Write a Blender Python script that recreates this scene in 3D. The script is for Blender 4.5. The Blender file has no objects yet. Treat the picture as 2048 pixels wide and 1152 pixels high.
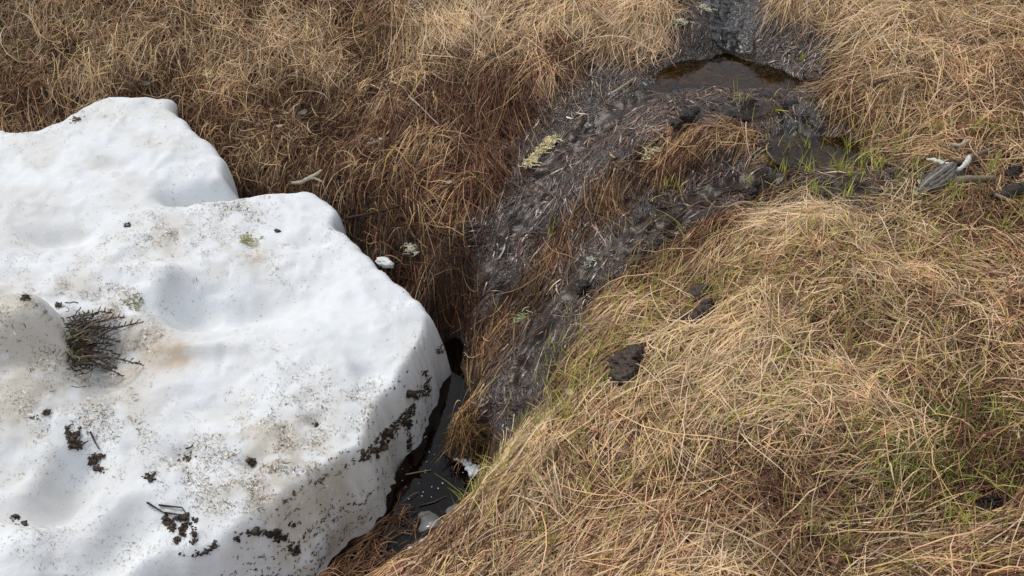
import bpy, bmesh, math
import numpy as np
from mathutils import Vector
from mathutils.bvhtree import BVHTree

scene = bpy.context.scene
COL = scene.collection
rng = np.random.default_rng(7)
R = math.radians

# ------------------------------------------------------------------ camera, sky, sun, exposure
CAM_H, PITCH, HFOV = 1.45, R(38), R(50)
FPX = 1024 / math.tan(HFOV / 2)
cam_data = bpy.data.cameras.new("camera")
cam = bpy.data.objects.new("camera", cam_data)
COL.objects.link(cam)
cam.location = (0, 0, CAM_H)
cam.rotation_euler = (R(90) - PITCH, 0, 0)
cam_data.sensor_width = 36
cam_data.lens = 18 / math.tan(HFOV / 2)
cam_data.clip_start = 0.05
cam_data.clip_end = 400
scene.camera = cam

SUN_EL, SUN_AZ = R(56), R(-52)          # thin cloud; the sun stands beyond the bank, to the left
world = bpy.data.worlds.new("World")
scene.world = world
world.use_nodes = True
wn = world.node_tree
wn.nodes.clear()
sky = wn.nodes.new('ShaderNodeTexSky'); sky.sky_type = 'NISHITA'; sky.sun_disc = False
sky.sun_elevation = SUN_EL; sky.sun_rotation = SUN_AZ
sky.dust_density = 3.0; sky.air_density = 1.0
hs = wn.nodes.new('ShaderNodeHueSaturation'); hs.inputs['Saturation'].default_value = 0.36
bg = wn.nodes.new('ShaderNodeBackground'); bg.inputs['Strength'].default_value = 0.15
wo = wn.nodes.new('ShaderNodeOutputWorld')
cloud = wn.nodes.new('ShaderNodeMix'); cloud.data_type = 'RGBA'; cloud.inputs[0].default_value = .65     # an even veil of thin cloud over the sky
cloud.inputs[7].default_value = (3.3, 3.5, 3.85, 1)
wn.links.new(sky.outputs[0], hs.inputs['Color']); wn.links.new(hs.outputs[0], cloud.inputs[6]); wn.links.new(cloud.outputs[2], bg.inputs['Color'])
wn.links.new(bg.outputs[0], wo.inputs['Surface'])
sl = bpy.data.lights.new("sun", 'SUN'); sl.energy = 1.35; sl.angle = R(17); sl.color = (1.0, 0.96, 0.90)
sun = bpy.data.objects.new("sun", sl); COL.objects.link(sun)
sd = Vector((math.sin(SUN_AZ) * math.cos(SUN_EL), math.cos(SUN_AZ) * math.cos(SUN_EL), math.sin(SUN_EL)))
sun.rotation_euler = sd.to_track_quat('Z', 'Y').to_euler()
sun.location = (-3, 4, 6)
scene.view_settings.view_transform = 'Standard'
scene.view_settings.look = 'None'
scene.view_settings.exposure = 0.2
scene.view_settings.gamma = 1
scene.view_settings.use_curve_mapping = False

# ------------------------------------------------------------------ helpers
CP, SP = math.cos(PITCH), math.sin(PITCH)
def raydir(px, py):
    a = (np.asarray(px, float) - 1024) / FPX; b = (576 - np.asarray(py, float)) / FPX
    return np.stack([a + 0 * b, CP + b * SP, -SP + b * CP], -1)
def W(px, py, z):
    d = raydir(px, py); t = (np.asarray(z, float) - CAM_H) / d[..., 2]
    return np.array([0, 0, CAM_H]) + t[..., None] * d

def _h(ix, iy, iz, s):
    n = (ix * 374761393 + iy * 668265263 + iz * 2147483647 + s * 1274126177) & 0xffffffff
    n = ((n ^ (n >> 13)) * 1274126177) & 0xffffffff
    return ((n ^ (n >> 16)) & 0xffff) / 65535.0
def noise3(x, y, z=0.0, s=0):
    x, y, z = np.broadcast_arrays(np.asarray(x, float), np.asarray(y, float), np.asarray(z, float))
    ix, iy, iz = (np.floor(a).astype(np.int64) for a in (x, y, z))
    fx, fy, fz = x - ix, y - iy, z - iz
    u, v, w = (t * t * t * (t * (t * 6 - 15) + 10) for t in (fx, fy, fz))
    r = 0
    for dx in (0, 1):
        for dy in (0, 1):
            for dz in (0, 1):
                r = r + _h(ix + dx, iy + dy, iz + dz, s) * (u if dx else 1 - u) * (v if dy else 1 - v) * (w if dz else 1 - w)
    return r * 2 - 1
def fbm(x, y, z=0.0, o=4, s=0, g=.5):
    r, a, f = 0, 1.0, 1.0
    for i in range(o):
        r = r + a * noise3(np.asarray(x) * f, np.asarray(y) * f, np.asarray(z) * f, s + i * 17); a *= g; f *= 2.03
    return r
def sstep(a, b, x):
    t = np.clip((x - a) / (b - a), 0, 1); return t * t * (3 - 2 * t)

def mesh_obj(name, V, F, mat, col=None, smooth=True, parent=None):
    """F: (n,k) int array or list of such arrays"""
    V = np.asarray(V, np.float32)
    Fs = F if isinstance(F, list) else [F]
    Fs = [np.asarray(a, np.int32) for a in Fs if len(a)]
    loops = np.concatenate([a.ravel() for a in Fs])
    tot = np.concatenate([np.full(len(a), a.shape[1], np.int32) for a in Fs])
    start = np.concatenate([[0], np.cumsum(tot)[:-1]]).astype(np.int32)
    m = bpy.data.meshes.new(name)
    m.vertices.add(len(V)); m.vertices.foreach_set('co', V.ravel())
    m.loops.add(len(loops)); m.loops.foreach_set('vertex_index', loops)
    m.polygons.add(len(tot)); m.polygons.foreach_set('loop_start', start); m.polygons.foreach_set('loop_total', tot)
    if smooth: m.polygons.foreach_set('use_smooth', np.ones(len(tot), bool))
    if col is not None:
        c = np.ones((len(V), 4), np.float32); c[:, :col.shape[1]] = col
        at = m.color_attributes.new('Col', 'FLOAT_COLOR', 'POINT'); at.data.foreach_set('color', c.ravel())
    m.update(); m.validate()
    m.materials.append(mat)
    o = bpy.data.objects.new(name, m); COL.objects.link(o)
    if parent is not None: o.parent = parent
    return o
def tag(o, label=None, cat=None, group=None, kind=None):
    for k, v in (('label', label), ('category', cat), ('group', group), ('kind', kind)):
        if v: o[k] = v
    return o
def empty(name, loc):
    o = bpy.data.objects.new(name, None); COL.objects.link(o); o.location = loc; o.empty_display_size = .02
    return o
def recenter(o):
    """put the origin of a mesh at the foot of its bounding box"""
    me = o.data; n = len(me.vertices); v = np.empty(n * 3, np.float32); me.vertices.foreach_get('co', v); v = v.reshape(-1, 3)
    c = np.array([(v[:, 0].min() + v[:, 0].max()) / 2, (v[:, 1].min() + v[:, 1].max()) / 2, v[:, 2].min()], np.float32)
    me.vertices.foreach_set('co', (v - c).ravel()); o.location = c.tolist(); me.update()
    return o

class Geo:
    def __init__(s): s.V, s.Q, s.T, s.C, s.n = [], [], [], [], 0
    def add(s, V, Q=None, T=None, C=(.5, .5, .5)):
        V = np.asarray(V, float); s.V.append(V)
        if Q is not None and len(Q): s.Q.append(np.asarray(Q) + s.n)
        if T is not None and len(T): s.T.append(np.asarray(T) + s.n)
        c = np.asarray(C, float)
        s.C.append(np.broadcast_to(c, (len(V), 3)) if c.ndim == 1 else c)
        s.n += len(V)
    def tube(s, P, r, sides=5, C=(.5, .5, .5), jag=0.0):
        P = np.asarray(P, float); n = len(P); r = np.broadcast_to(np.asarray(r, float), (n,))
        t = np.gradient(P, axis=0); t /= np.linalg.norm(t, axis=1)[:, None] + 1e-9
        up = np.where(np.abs(t[:, 2:3]) > .9, np.array([[1., 0, 0]]), np.array([[0, 0, 1.]]))
        a = np.cross(t, up); a /= np.linalg.norm(a, axis=1)[:, None] + 1e-9; b = np.cross(t, a)
        th = np.arange(sides) * 2 * np.pi / sides
        rr = r[:, None] * (1 + jag * rng.normal(size=(n, sides)))
        V = P[:, None] + rr[..., None] * (np.cos(th)[None, :, None] * a[:, None] + np.sin(th)[None, :, None] * b[:, None])
        V = V.reshape(-1, 3)
        i = np.arange(n - 1)[:, None] * sides; j = np.arange(sides)[None]; k = (j + 1) % sides
        Q = np.stack([i + j, i + k, i + sides + k, i + sides + j], -1).reshape(-1, 4)
        T = [[0, q, q + 1] for q in range(1, sides - 1)] + [[(n - 1) * sides, (n - 1) * sides + q + 1, (n - 1) * sides + q] for q in range(1, sides - 1)]
        s.add(V, Q, T, C)
    def obj(s, name, mat, parent=None, smooth=True):
        return mesh_obj(name, np.concatenate(s.V), [np.concatenate(x) for x in (s.Q, s.T) if x], mat, np.concatenate(s.C), smooth, parent)

# ------------------------------------------------------------------ materials
def nd(nt, t, **kw):
    n = nt.nodes.new(t)
    for k, v in kw.items():
        if k in n.inputs: n.inputs[k].default_value = v
        else: setattr(n, k, v)
    return n
def new_mat(name):
    m = bpy.data.materials.new(name); m.use_nodes = True; nt = m.node_tree
    return m, nt, nt.nodes['Principled BSDF'], nt.nodes['Material Output']
def col_mat(name, rough=.6, spec=.4, var=.25, scale=60., bump=0., bscale=400., transl=0., coat=0.):
    """colour from the mesh's own Col attribute, broken up by noise"""
    m, nt, p, out = new_mat(name); L = nt.links.new
    a = nd(nt, 'ShaderNodeAttribute', attribute_name='Col')
    tc = nd(nt, 'ShaderNodeTexCoord')
    n = nd(nt, 'ShaderNodeTexNoise', Scale=scale, Detail=4.0)
    L(tc.outputs['Object'], n.inputs['Vector'])
    mr = nd(nt, 'ShaderNodeMapRange'); mr.inputs[3].default_value = 1 - var; mr.inputs[4].default_value = 1 + var
    mr.inputs[1].default_value = .3; mr.inputs[2].default_value = .7
    L(n.outputs['Fac'], mr.inputs[0])
    mx = nd(nt, 'ShaderNodeMix', data_type='RGBA', blend_type='MULTIPLY'); mx.inputs[0].default_value = 1
    L(a.outputs['Color'], mx.inputs[6]); L(mr.outputs[0], mx.inputs[7])
    L(mx.outputs[2], p.inputs['Base Color'])
    p.inputs['Roughness'].default_value = rough; p.inputs['Specular IOR Level'].default_value = spec
    p.inputs['Coat Weight'].default_value = coat; p.inputs['Coat Roughness'].default_value = .12
    if bump:
        b = nd(nt, 'ShaderNodeBump', Strength=bump, Distance=.004)
        n2 = nd(nt, 'ShaderNodeTexNoise', Scale=bscale, Detail=3.0); L(tc.outputs['Object'], n2.inputs['Vector'])
        L(n2.outputs['Fac'], b.inputs['Height']); L(b.outputs[0], p.inputs['Normal'])
    if transl:
        t = nd(nt, 'ShaderNodeBsdfTranslucent'); L(mx.outputs[2], t.inputs['Color'])
        ms = nd(nt, 'ShaderNodeMixShader'); ms.inputs[0].default_value = transl
        L(p.outputs[0], ms.inputs[1]); L(t.outputs[0], ms.inputs[2]); L(ms.outputs[0], out.inputs['Surface'])
    return m

M_straw = col_mat('dead_straw', rough=.7, spec=.12, var=.18, scale=25, transl=.07)
M_wet = col_mat('wet_strands', rough=.35, spec=.8, var=.35, scale=40)
M_green = col_mat('green_blades', rough=.45, spec=.4, var=.15, scale=40, transl=.3)
M_litter = col_mat('litter', rough=.7, spec=.3, var=.2)
M_peat = col_mat('peat', rough=.55, spec=.4, var=.35, scale=120, bump=.5)
M_wood = col_mat('weathered_wood', rough=.75, spec=.25, var=.3, scale=150, bump=.5, bscale=300)
M_lichen = col_mat('lichen', rough=.85, spec=.15, var=.2, scale=90, transl=.15)
M_heather = col_mat('heather', rough=.75, spec=.2, var=.3, scale=150)

# wet peat ground; the mesh carries its wetness
M_ground, nt, p, out = new_mat('ground'); L = nt.links.new
a = nd(nt, 'ShaderNodeAttribute', attribute_name='Col')
sep = nd(nt, 'ShaderNodeSeparateColor'); L(a.outputs['Color'], sep.inputs[0])
tc = nd(nt, 'ShaderNodeTexCoord')
n1 = nd(nt, 'ShaderNodeTexNoise', Scale=35.0, Detail=6.0); L(tc.outputs['Object'], n1.inputs['Vector'])
cr = nd(nt, 'ShaderNodeValToRGB'); L(n1.outputs['Fac'], cr.inputs[0])
cr.color_ramp.elements[0].color = (.02, .013, .009, 1); cr.color_ramp.elements[0].position = .35
cr.color_ramp.elements[1].color = (.06, .038, .024, 1); cr.color_ramp.elements[1].position = .7
cr2 = nd(nt, 'ShaderNodeValToRGB'); L(n1.outputs['Fac'], cr2.inputs[0])
cr2.color_ramp.elements[0].color = (.026, .017, .011, 1); cr2.color_ramp.elements[0].position = .35
cr2.color_ramp.elements[1].color = (.075, .050, .034, 1); cr2.color_ramp.elements[1].position = .7
mx = nd(nt, 'ShaderNodeMix', data_type='RGBA'); L(sep.outputs[0], mx.inputs[0]); L(cr.outputs[0], mx.inputs[6]); L(cr2.outputs[0], mx.inputs[7])
L(mx.outputs[2], p.inputs['Base Color'])
mr = nd(nt, 'ShaderNodeMapRange'); L(sep.outputs[0], mr.inputs[0]); mr.inputs[3].default_value = .8; mr.inputs[4].default_value = .19
mr.inputs[1].default_value = .15; mr.inputs[2].default_value = .5
L(mr.outputs[0], p.inputs['Roughness']); p.inputs['Specular IOR Level'].default_value = .85
mp = nd(nt, 'ShaderNodeMapping'); mp.inputs['Rotation'].default_value = (0, 0, -.56); mp.inputs['Scale'].default_value = (1, .32, 1); L(tc.outputs['Object'], mp.inputs['Vector'])
n2 = nd(nt, 'ShaderNodeTexNoise', Scale=130.0, Detail=6.0, Distortion=1.0); L(mp.outputs[0], n2.inputs['Vector'])
b = nd(nt, 'ShaderNodeBump', Strength=.9, Distance=.012); L(n2.outputs['Fac'], b.inputs['Height']); L(b.outputs[0], p.inputs['Normal'])

def water_mat(name, tint, bump, scale, rough=.02):
    m, nt, p, out = new_mat(name); L = nt.links.new; nt.nodes.remove(p)
    tc = nd(nt, 'ShaderNodeTexCoord'); n = nd(nt, 'ShaderNodeTexNoise', Scale=scale, Detail=2.0, Distortion=.8)
    L(tc.outputs['Object'], n.inputs['Vector'])
    b = nd(nt, 'ShaderNodeBump', Strength=bump, Distance=.01); L(n.outputs['Fac'], b.inputs['Height'])
    f = nd(nt, 'ShaderNodeFresnel', IOR=1.33); L(b.outputs[0], f.inputs['Normal'])
    g = nd(nt, 'ShaderNodeBsdfGlossy', Roughness=rough); L(b.outputs[0], g.inputs['Normal']); g.inputs['Color'].default_value = (1, 1, 1, 1)
    t = nd(nt, 'ShaderNodeBsdfTransparent'); t.inputs['Color'].default_value = (*tint, 1)
    ms = nd(nt, 'ShaderNodeMixShader'); L(f.outputs[0], ms.inputs[0]); L(t.outputs[0], ms.inputs[1]); L(g.outputs[0], ms.inputs[2])
    L(ms.outputs[0], out.inputs['Surface'])
    return m
M_pool = water_mat('still_brown_water', (.46, .40, .25), .06, 25)
M_pit = water_mat('dark_bog_water', (.22, .13, .08), .04, 20)
M_stream = water_mat('running_water', (.5, .44, .37), .9, 45, .2)
nt = M_stream.node_tree; L = nt.links.new; out = nt.nodes['Material Output']; old = out.inputs['Surface'].links[0].from_socket       # grey diffuse streaks: air bubbles plus sky sheen put in as colour
df = nd(nt, 'ShaderNodeBsdfDiffuse'); df.inputs['Color'].default_value = (.36, .36, .37, 1); tcs = nd(nt, 'ShaderNodeTexCoord'); ns = nd(nt, 'ShaderNodeTexNoise', Scale=60.0, Detail=6.0, Distortion=1.0); mps = nd(nt, 'ShaderNodeMapping'); mps.inputs['Scale'].default_value = (1, .35, 1)
L(tcs.outputs['Object'], mps.inputs['Vector']); L(mps.outputs[0], ns.inputs['Vector']); rs = nd(nt, 'ShaderNodeMapRange'); rs.inputs[1].default_value = .42; rs.inputs[2].default_value = .68; rs.inputs[4].default_value = .3; L(ns.outputs['Fac'], rs.inputs[0])
mss = nd(nt, 'ShaderNodeMixShader'); L(rs.outputs[0], mss.inputs[0]); L(old, mss.inputs[1]); L(df.outputs[0], mss.inputs[2]); L(mss.outputs[0], out.inputs['Surface'])

# snow with dirt stains carried by the mesh
M_snow, nt, p, out = new_mat('old_snow'); L = nt.links.new
a = nd(nt, 'ShaderNodeAttribute', attribute_name='Col')
tc = nd(nt, 'ShaderNodeTexCoord')
n1 = nd(nt, 'ShaderNodeTexNoise', Scale=14.0, Detail=8.0, Roughness=.65); L(tc.outputs['Object'], n1.inputs['Vector'])
mr = nd(nt, 'ShaderNodeMapRange'); mr.inputs[1].default_value = .35; mr.inputs[2].default_value = .75; mr.inputs[3].default_value = 1.02; mr.inputs[4].default_value = .93
L(n1.outputs['Fac'], mr.inputs[0])
mx = nd(nt, 'ShaderNodeMix', data_type='RGBA', blend_type='MULTIPLY'); mx.inputs[0].default_value = 1
L(a.outputs['Color'], mx.inputs[6]); L(mr.outputs[0], mx.inputs[7]); L(mx.outputs[2], p.inputs['Base Color'])
p.inputs['Roughness'].default_value = .55; p.inputs['Specular IOR Level'].default_value = .3
p.inputs['Subsurface Weight'].default_value = .35; p.inputs['Subsurface Radius'].default_value = (.6, .85, 1.0); p.inputs['Subsurface Scale'].default_value = .008
n2 = nd(nt, 'ShaderNodeTexNoise', Scale=110.0, Detail=7.0, Roughness=.65); L(tc.outputs['Object'], n2.inputs['Vector'])
b = nd(nt, 'ShaderNodeBump', Strength=.42, Distance=.004); L(n2.outputs['Fac'], b.inputs['Height']); L(b.outputs[0], p.inputs['Normal'])

# ------------------------------------------------------------------ terrain
Z_PIT, Z_POOL, Z_POOL2 = -.36, .099, .076
TP = np.array([
 (870,950,-.42),(900,1040,-.40),(820,1100,-.385),(760,1150,-.375),(735,1090,-.368),(690,1140,-.352),(900,800,-.43),(922,740,-.42),(905,860,-.42),(955,925,-.39),
 (928,690,-.36),(932,655,-.275),(945,625,-.24),
 (975,790,-.265),(945,860,-.29),(935,895,-.335),(985,870,-.30),(912,830,-.35),(985,720,-.24),
 (1045,870,-.145),(985,960,-.175),(930,1020,-.215),(860,1090,-.24),(800,1145,-.255),
 (1040,780,-.225),(1022,850,-.28),(1080,760,-.185),
 (1200,860,-.03),(1400,900,.02),(1600,900,.04),(1800,900,.04),(2000,900,.05),(1200,1000,-.05),(1100,1100,-.09),(1400,1120,.0),(1700,1120,.02),(2040,1140,.03),
 (1250,740,-.03),(1150,760,-.1),(1100,830,-.11),(1400,620,.03),(1600,650,.07),(1900,650,.08),(1610,470,.125),(1750,520,.1),(1450,520,.06),(1300,580,-.01),(1200,650,-.06),
 (1180,540,-.07),(1100,640,-.15),(1060,720,-.2),(1330,430,0),(1450,370,.04),(1600,320,.06),(1680,300,.055),(1560,300,.065),(1640,340,.078),
 (1700,380,.08),(1900,380,.095),(2040,300,.12),
 (1420,280,.10),(1250,360,.045),(1320,330,.065),(1150,470,-.05),(1050,560,-.135),(1000,610,-.19),
 (1200,240,.05),(1130,300,.01),(1060,400,-.06),(1000,500,-.135),(955,590,-.2),
 (1350,150,.084),(1400,150,.08),(1480,140,.081),(1540,160,.086),(1400,170,.086),(1350,165,.088),(1440,120,.086),(1380,125,.09),(1305,150,.102),(1400,188,.1),(1500,184,.1),(1610,150,.105),(1420,103,.11),(1350,112,.108),(1300,180,.1),
 (1460,60,.125),(1450,10,.15),(1395,60,.16),(1515,50,.165),(1390,0,.18),(1520,0,.195),
 (1700,100,.17),(2000,100,.2),(2040,10,.22),(1750,10,.22),(1800,220,.13),(1650,230,.105),(1590,250,.085),
 (1200,150,.1),(1100,200,.06),(1000,100,.1),(1200,30,.17),(1000,10,.155),
 (900,300,-.01),(950,400,-.065),(880,450,-.13),(905,550,-.2),(860,590,-.26),(700,400,-.14),(600,370,-.175),(500,330,-.165),(480,380,-.22),(720,470,-.205),(760,520,-.235),(830,590,-.295),(890,640,-.32),
 (600,250,-.095),(700,300,-.085),(800,200,.01),(500,200,-.06),(600,100,.03),(800,50,.1),(400,100,.02),(400,200,-.07),(200,50,.065),(200,190,-.075),(50,100,.01),(50,240,-.11),(0,0,.12),(600,0,.12),
 (200,700,-.42),(500,700,-.42),(700,800,-.42),(300,450,-.36),(100,400,-.32),(0,1000,-.42),(400,1100,-.42),(0,700,-.4),(700,600,-.39),(550,500,-.36)], float)
TPW = W(TP[:, 0], TP[:, 1], TP[:, 2])
far = np.array([(-3.2,.2,-.35),(-3.2,1.5,-.3),(-3.2,3,.0),(-3,4.5,.4),(-1,4.5,.4),(1,4.5,.4),(3,4.5,.4),(3.2,3,.25),(3.2,1.5,.1),(3.2,.2,0),(0,0,-.15),(1.5,.3,0),(-1.5,.3,-.35),(1.9,2,.1),(-1.9,2.4,-.25),(-1.8,1.3,-.38),(0,3.4,.25),(-1.5,3.5,.25),(1.6,3.4,.28)], float)
TPW = np.concatenate([TPW, far])
def tps_fit(P, v, lam=1e-4):
    n = len(P); d2 = ((P[:, None] - P[None]) ** 2).sum(-1); K = .5 * d2 * np.log(d2 + 1e-12) + lam * np.eye(n)
    Pm = np.c_[np.ones(n), P]; A = np.zeros((n + 3, n + 3)); A[:n, :n] = K; A[:n, n:] = Pm; A[n:, :n] = Pm.T
    return np.linalg.solve(A, np.r_[v, 0, 0, 0])
def tps_eval(P, w, x, y):
    sh = np.shape(x); x = np.ravel(x); y = np.ravel(y); n = len(P); out = np.empty(len(x))
    for i in range(0, len(x), 40000):
        q = np.c_[x[i:i + 40000], y[i:i + 40000]]
        d2 = ((q[:, None] - P[None]) ** 2).sum(-1)
        out[i:i + 40000] = (.5 * d2 * np.log(d2 + 1e-12)) @ w[:n] + w[n] + q @ w[n + 1:]
    return out.reshape(sh)
tw = tps_fit(TPW[:, :2], TPW[:, 2], 2e-4)

# what grows where: px, py, way the strands lie in degrees, spread, length cm, pale, tan, red-brown, wet
GC = np.array([
 (60,60,220,40,16,.3,.5,.2,0),(60,200,265,16,18,.1,.45,.45,0),(250,100,250,60,14,.15,.55,.3,0),(300,190,260,60,10,.03,.42,.45,.1),(500,80,225,50,15,.2,.55,.25,0),
 (450,250,240,50,10,.08,.55,.37,0),(560,330,240,40,9,0,.3,.6,.1),(700,120,225,35,16,.18,.52,.3,0),(650,250,235,40,12,.03,.35,.6,.02),(750,380,255,40,10,0,.25,.6,.15),
 (850,250,230,25,16,.03,.35,.62,0),(850,80,215,25,20,.3,.5,.2,0),(1000,40,190,22,22,.65,.3,.05,0),(1150,60,200,30,18,.4,.5,.1,0),(1300,40,250,40,14,.35,.5,.15,0),
 (1000,200,235,20,20,.03,.27,.65,.05),(1100,130,225,25,18,.1,.35,.5,.05),(1250,110,215,30,14,.05,.35,.4,.2),(950,350,235,20,16,0,.2,.72,.08),(900,420,245,20,14,0,.2,.72,.08),
 (900,550,258,7,20,0,.08,.87,.05),(935,500,252,9,20,0,.08,.85,.07),(840,480,245,20,12,0,.15,.75,.1),(740,470,250,40,8,0,.2,.5,.3),(820,560,250,25,12,0,.12,.78,.1),
 (1180,230,215,40,10,0,.05,.1,.85),(1100,330,220,25,14,0,.05,.15,.8),(1040,430,240,25,12,0,.03,.2,.77),(990,540,245,25,12,0,.03,.22,.75),(950,620,250,30,10,0,.05,.35,.6),
 (1230,180,210,35,10,0,.03,.07,.9),(1160,270,215,30,12,0,.03,.1,.87),
 (1450,295,205,20,12,.03,.5,.27,.2),(1330,335,210,15,14,.0,.36,.40,.24),(1200,400,225,20,15,0,.27,.45,.28),(1120,500,230,20,15,0,.12,.48,.4),(1050,590,235,25,12,0,.2,.4,.4),(975,690,250,25,12,0,.25,.5,.25),
 (1350,225,200,35,12,0,.12,.28,.6),(1300,200,205,35,10,0,.04,.11,.85),(1200,320,210,15,16,0,.08,.17,.75),
 (1500,200,200,40,10,0,.05,.12,.83),(1600,220,240,40,10,0,.02,.06,.92),(1620,130,200,30,10,0,.08,.32,.6),(1600,270,240,40,8,0,.02,.06,.92),
 (1450,60,250,20,6,0,0,.1,.9),(1455,10,250,20,6,0,0,.1,.9),(1420,95,200,30,6,0,.02,.1,.88),
 (1600,60,180,20,22,.4,.52,.08,0),(1750,50,185,25,22,.5,.42,.08,0),(1950,30,185,30,20,.5,.42,.08,0),(1750,180,210,40,18,.3,.55,.15,0),(1950,150,200,50,16,.3,.55,.15,0),(1680,240,240,30,16,.12,.55,.3,.03),
 (1850,250,200,50,14,.1,.42,.3,.18),(2000,300,220,50,14,.2,.45,.25,.1),(1700,390,200,40,10,.02,.18,.25,.55),(1640,370,200,40,10,.02,.15,.23,.6),(1550,380,205,30,12,.05,.25,.3,.4),(1470,350,200,25,10,0,.08,.12,.8),
 (1380,410,215,20,14,0,.12,.28,.6),(1250,490,225,20,12,0,.1,.2,.7),(1150,580,235,25,12,0,.07,.18,.75),(1080,680,240,30,12,0,.04,.11,.85),(1000,780,250,40,10,0,.1,.25,.65),(960,840,250,40,9,0,.12,.28,.6),(930,893,265,15,7,0,.75,.25,0),
 (1040,780,245,30,10,0,.08,.22,.7),(1320,440,215,20,10,0,.05,.15,.8),
 (1610,450,220,35,16,.8,.2,0,0),(1500,520,220,30,16,.5,.42,.08,0),(1720,480,200,40,16,.45,.45,.1,0),(1850,440,190,35,16,.3,.5,.2,0),(2000,480,210,45,14,.18,.42,.25,.15),
 (1400,480,215,20,16,.15,.55,.3,0),(1350,520,215,20,16,.2,.5,.3,0),(1250,600,220,25,15,.12,.5,.35,.03),(1150,720,230,30,12,.03,.32,.4,.25),(1400,600,210,45,15,.35,.47,.18,0),(1600,600,215,50,16,.38,.5,.12,0),(1800,600,210,50,16,.3,.52,.18,0),(2000,620,215,50,16,.25,.53,.22,0),
 (1400,720,205,35,18,.5,.42,.08,0),(1600,750,200,45,16,.4,.48,.12,0),(1850,750,200,50,16,.28,.5,.22,0),
 (1200,830,205,25,18,.5,.4,.1,0),(1100,880,205,20,18,.35,.52,.13,0),(1300,900,200,25,20,.5,.38,.12,0),(1500,900,195,35,18,.38,.48,.14,0),(1700,880,190,40,16,.15,.47,.38,0),(1950,880,190,45,16,.2,.48,.32,0),
 (1000,1000,205,25,18,.28,.5,.22,0),(900,1100,200,25,18,.25,.5,.25,0),(1150,1050,195,25,20,.28,.5,.22,0),(1350,1000,195,30,18,.3,.48,.22,0),(1450,1100,240,40,18,.7,.28,.02,0),(1600,1050,185,30,18,.35,.45,.2,0),(1800,1080,180,20,22,.28,.47,.25,0),(2000,1100,172,16,24,.28,.42,.3,0),
 (720,1100,205,35,12,0,.35,.55,.1),(680,1150,205,35,12,0,.35,.55,.1)], float)
gz = tps_eval(TPW[:, :2], tw, *W(GC[:, 0], GC[:, 1], np.zeros(len(GC)))[:, :2].T)
for _ in range(4):
    gw = W(GC[:, 0], GC[:, 1], gz); gz = tps_eval(TPW[:, :2], tw, gw[:, 0], gw[:, 1])
ga = np.radians(GC[:, 2])
g2 = W(GC[:, 0] + 20 * np.cos(ga), GC[:, 1] - 20 * np.sin(ga), gz)
gdir = (g2 - gw)[:, :2]; gdir /= np.linalg.norm(gdir, axis=1)[:, None]
bank_dark = np.where((GC[:, 0] < 1080) & (GC[:, 1] < 640), np.where(GC[:, 1] > 150, .38, np.where(GC[:, 0] < 900, .16, .05)), 0.)     # strands on the bank above the snow are coloured darker
GC[:, 3] += np.where((GC[:, 0] < 800) & (GC[:, 1] < 420), 22, 0) + np.where((GC[:, 0] > 1500) & (GC[:, 1] < 260), 12, 0)
GC[:, 4] *= np.where((GC[:, 0] < 800) & (GC[:, 1] < 420), .8, 1)
GV = np.c_[gdir, GC[:, 3], GC[:, 4], GC[:, 5:9], bank_dark]
def gfield(x, y):
    out = np.empty((len(x), GV.shape[1]))
    for i in range(0, len(x), 40000):
        d2 = (x[i:i + 40000, None] - gw[None, :, 0]) ** 2 + (y[i:i + 40000, None] - gw[None, :, 1]) ** 2
        w = 1 / (d2 + 4e-4) ** 1.9; w /= w.sum(1, keepdims=True); out[i:i + 40000] = w @ GV
    return out

def axis(lo, hi, step, out):
    a = list(np.arange(lo, hi, step)); s = step
    l = [a[0]]; r = [a[-1]]
    while l[-1] > -out: s *= 1.22; l.append(l[-1] - s)
    s = step
    while r[-1] < out: s *= 1.22; r.append(r[-1] + s)
    return np.array(l[1:][::-1] + a + r[1:])
gx = axis(-1.75, 1.75, .0065, 60); gy = axis(.85, 3.3, .0065, 60)
X, Y = np.meshgrid(gx, gy)
cx, cy = np.clip(X, -3.2, 3.2), np.clip(Y, .1, 4.5)
Zs = tps_eval(TPW[:, :2], tw, cx, cy)
wet = gfield(cx.ravel(), cy.ravel())[:, 7].reshape(X.shape)
wet = np.clip(wet + .22 * fbm(X * 14, Y * 14, o=3, s=5), 0, 1)
dry = 1 - sstep(.3, .6, wet)
Zt = Zs + dry * (.016 * fbm(X * 6, Y * 6, o=3, s=1) + .006 * fbm(X * 28, Y * 28, o=2, s=2)) \
    + (1 - dry) * (.007 * fbm(X * 10, Y * 10, o=2, s=3) + (.014 * (.62 - np.abs(fbm((X * .85 - Y * .53) * 30 + .6 * fbm(X * 20, Y * 20, s=7, o=2), (X * .53 + Y * .85) * 11, o=3, s=4)))) * (1 - .8 * np.exp(-(((X - .55) / .2) ** 2 + ((Y - 2.68) / .12) ** 2) ** 2)))
ny, nx = X.shape
idx = np.arange(nx * ny).reshape(ny, nx)
GQ = np.stack([idx[:-1, :-1], idx[:-1, 1:], idx[1:, 1:], idx[1:, :-1]], -1).reshape(-1, 4)
GVt = np.stack([X, Y, Zt], -1).reshape(-1, 3)
ground = tag(mesh_obj('ground', GVt, GQ, M_ground, np.repeat(wet.reshape(-1, 1), 3, 1)), kind='structure')

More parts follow.
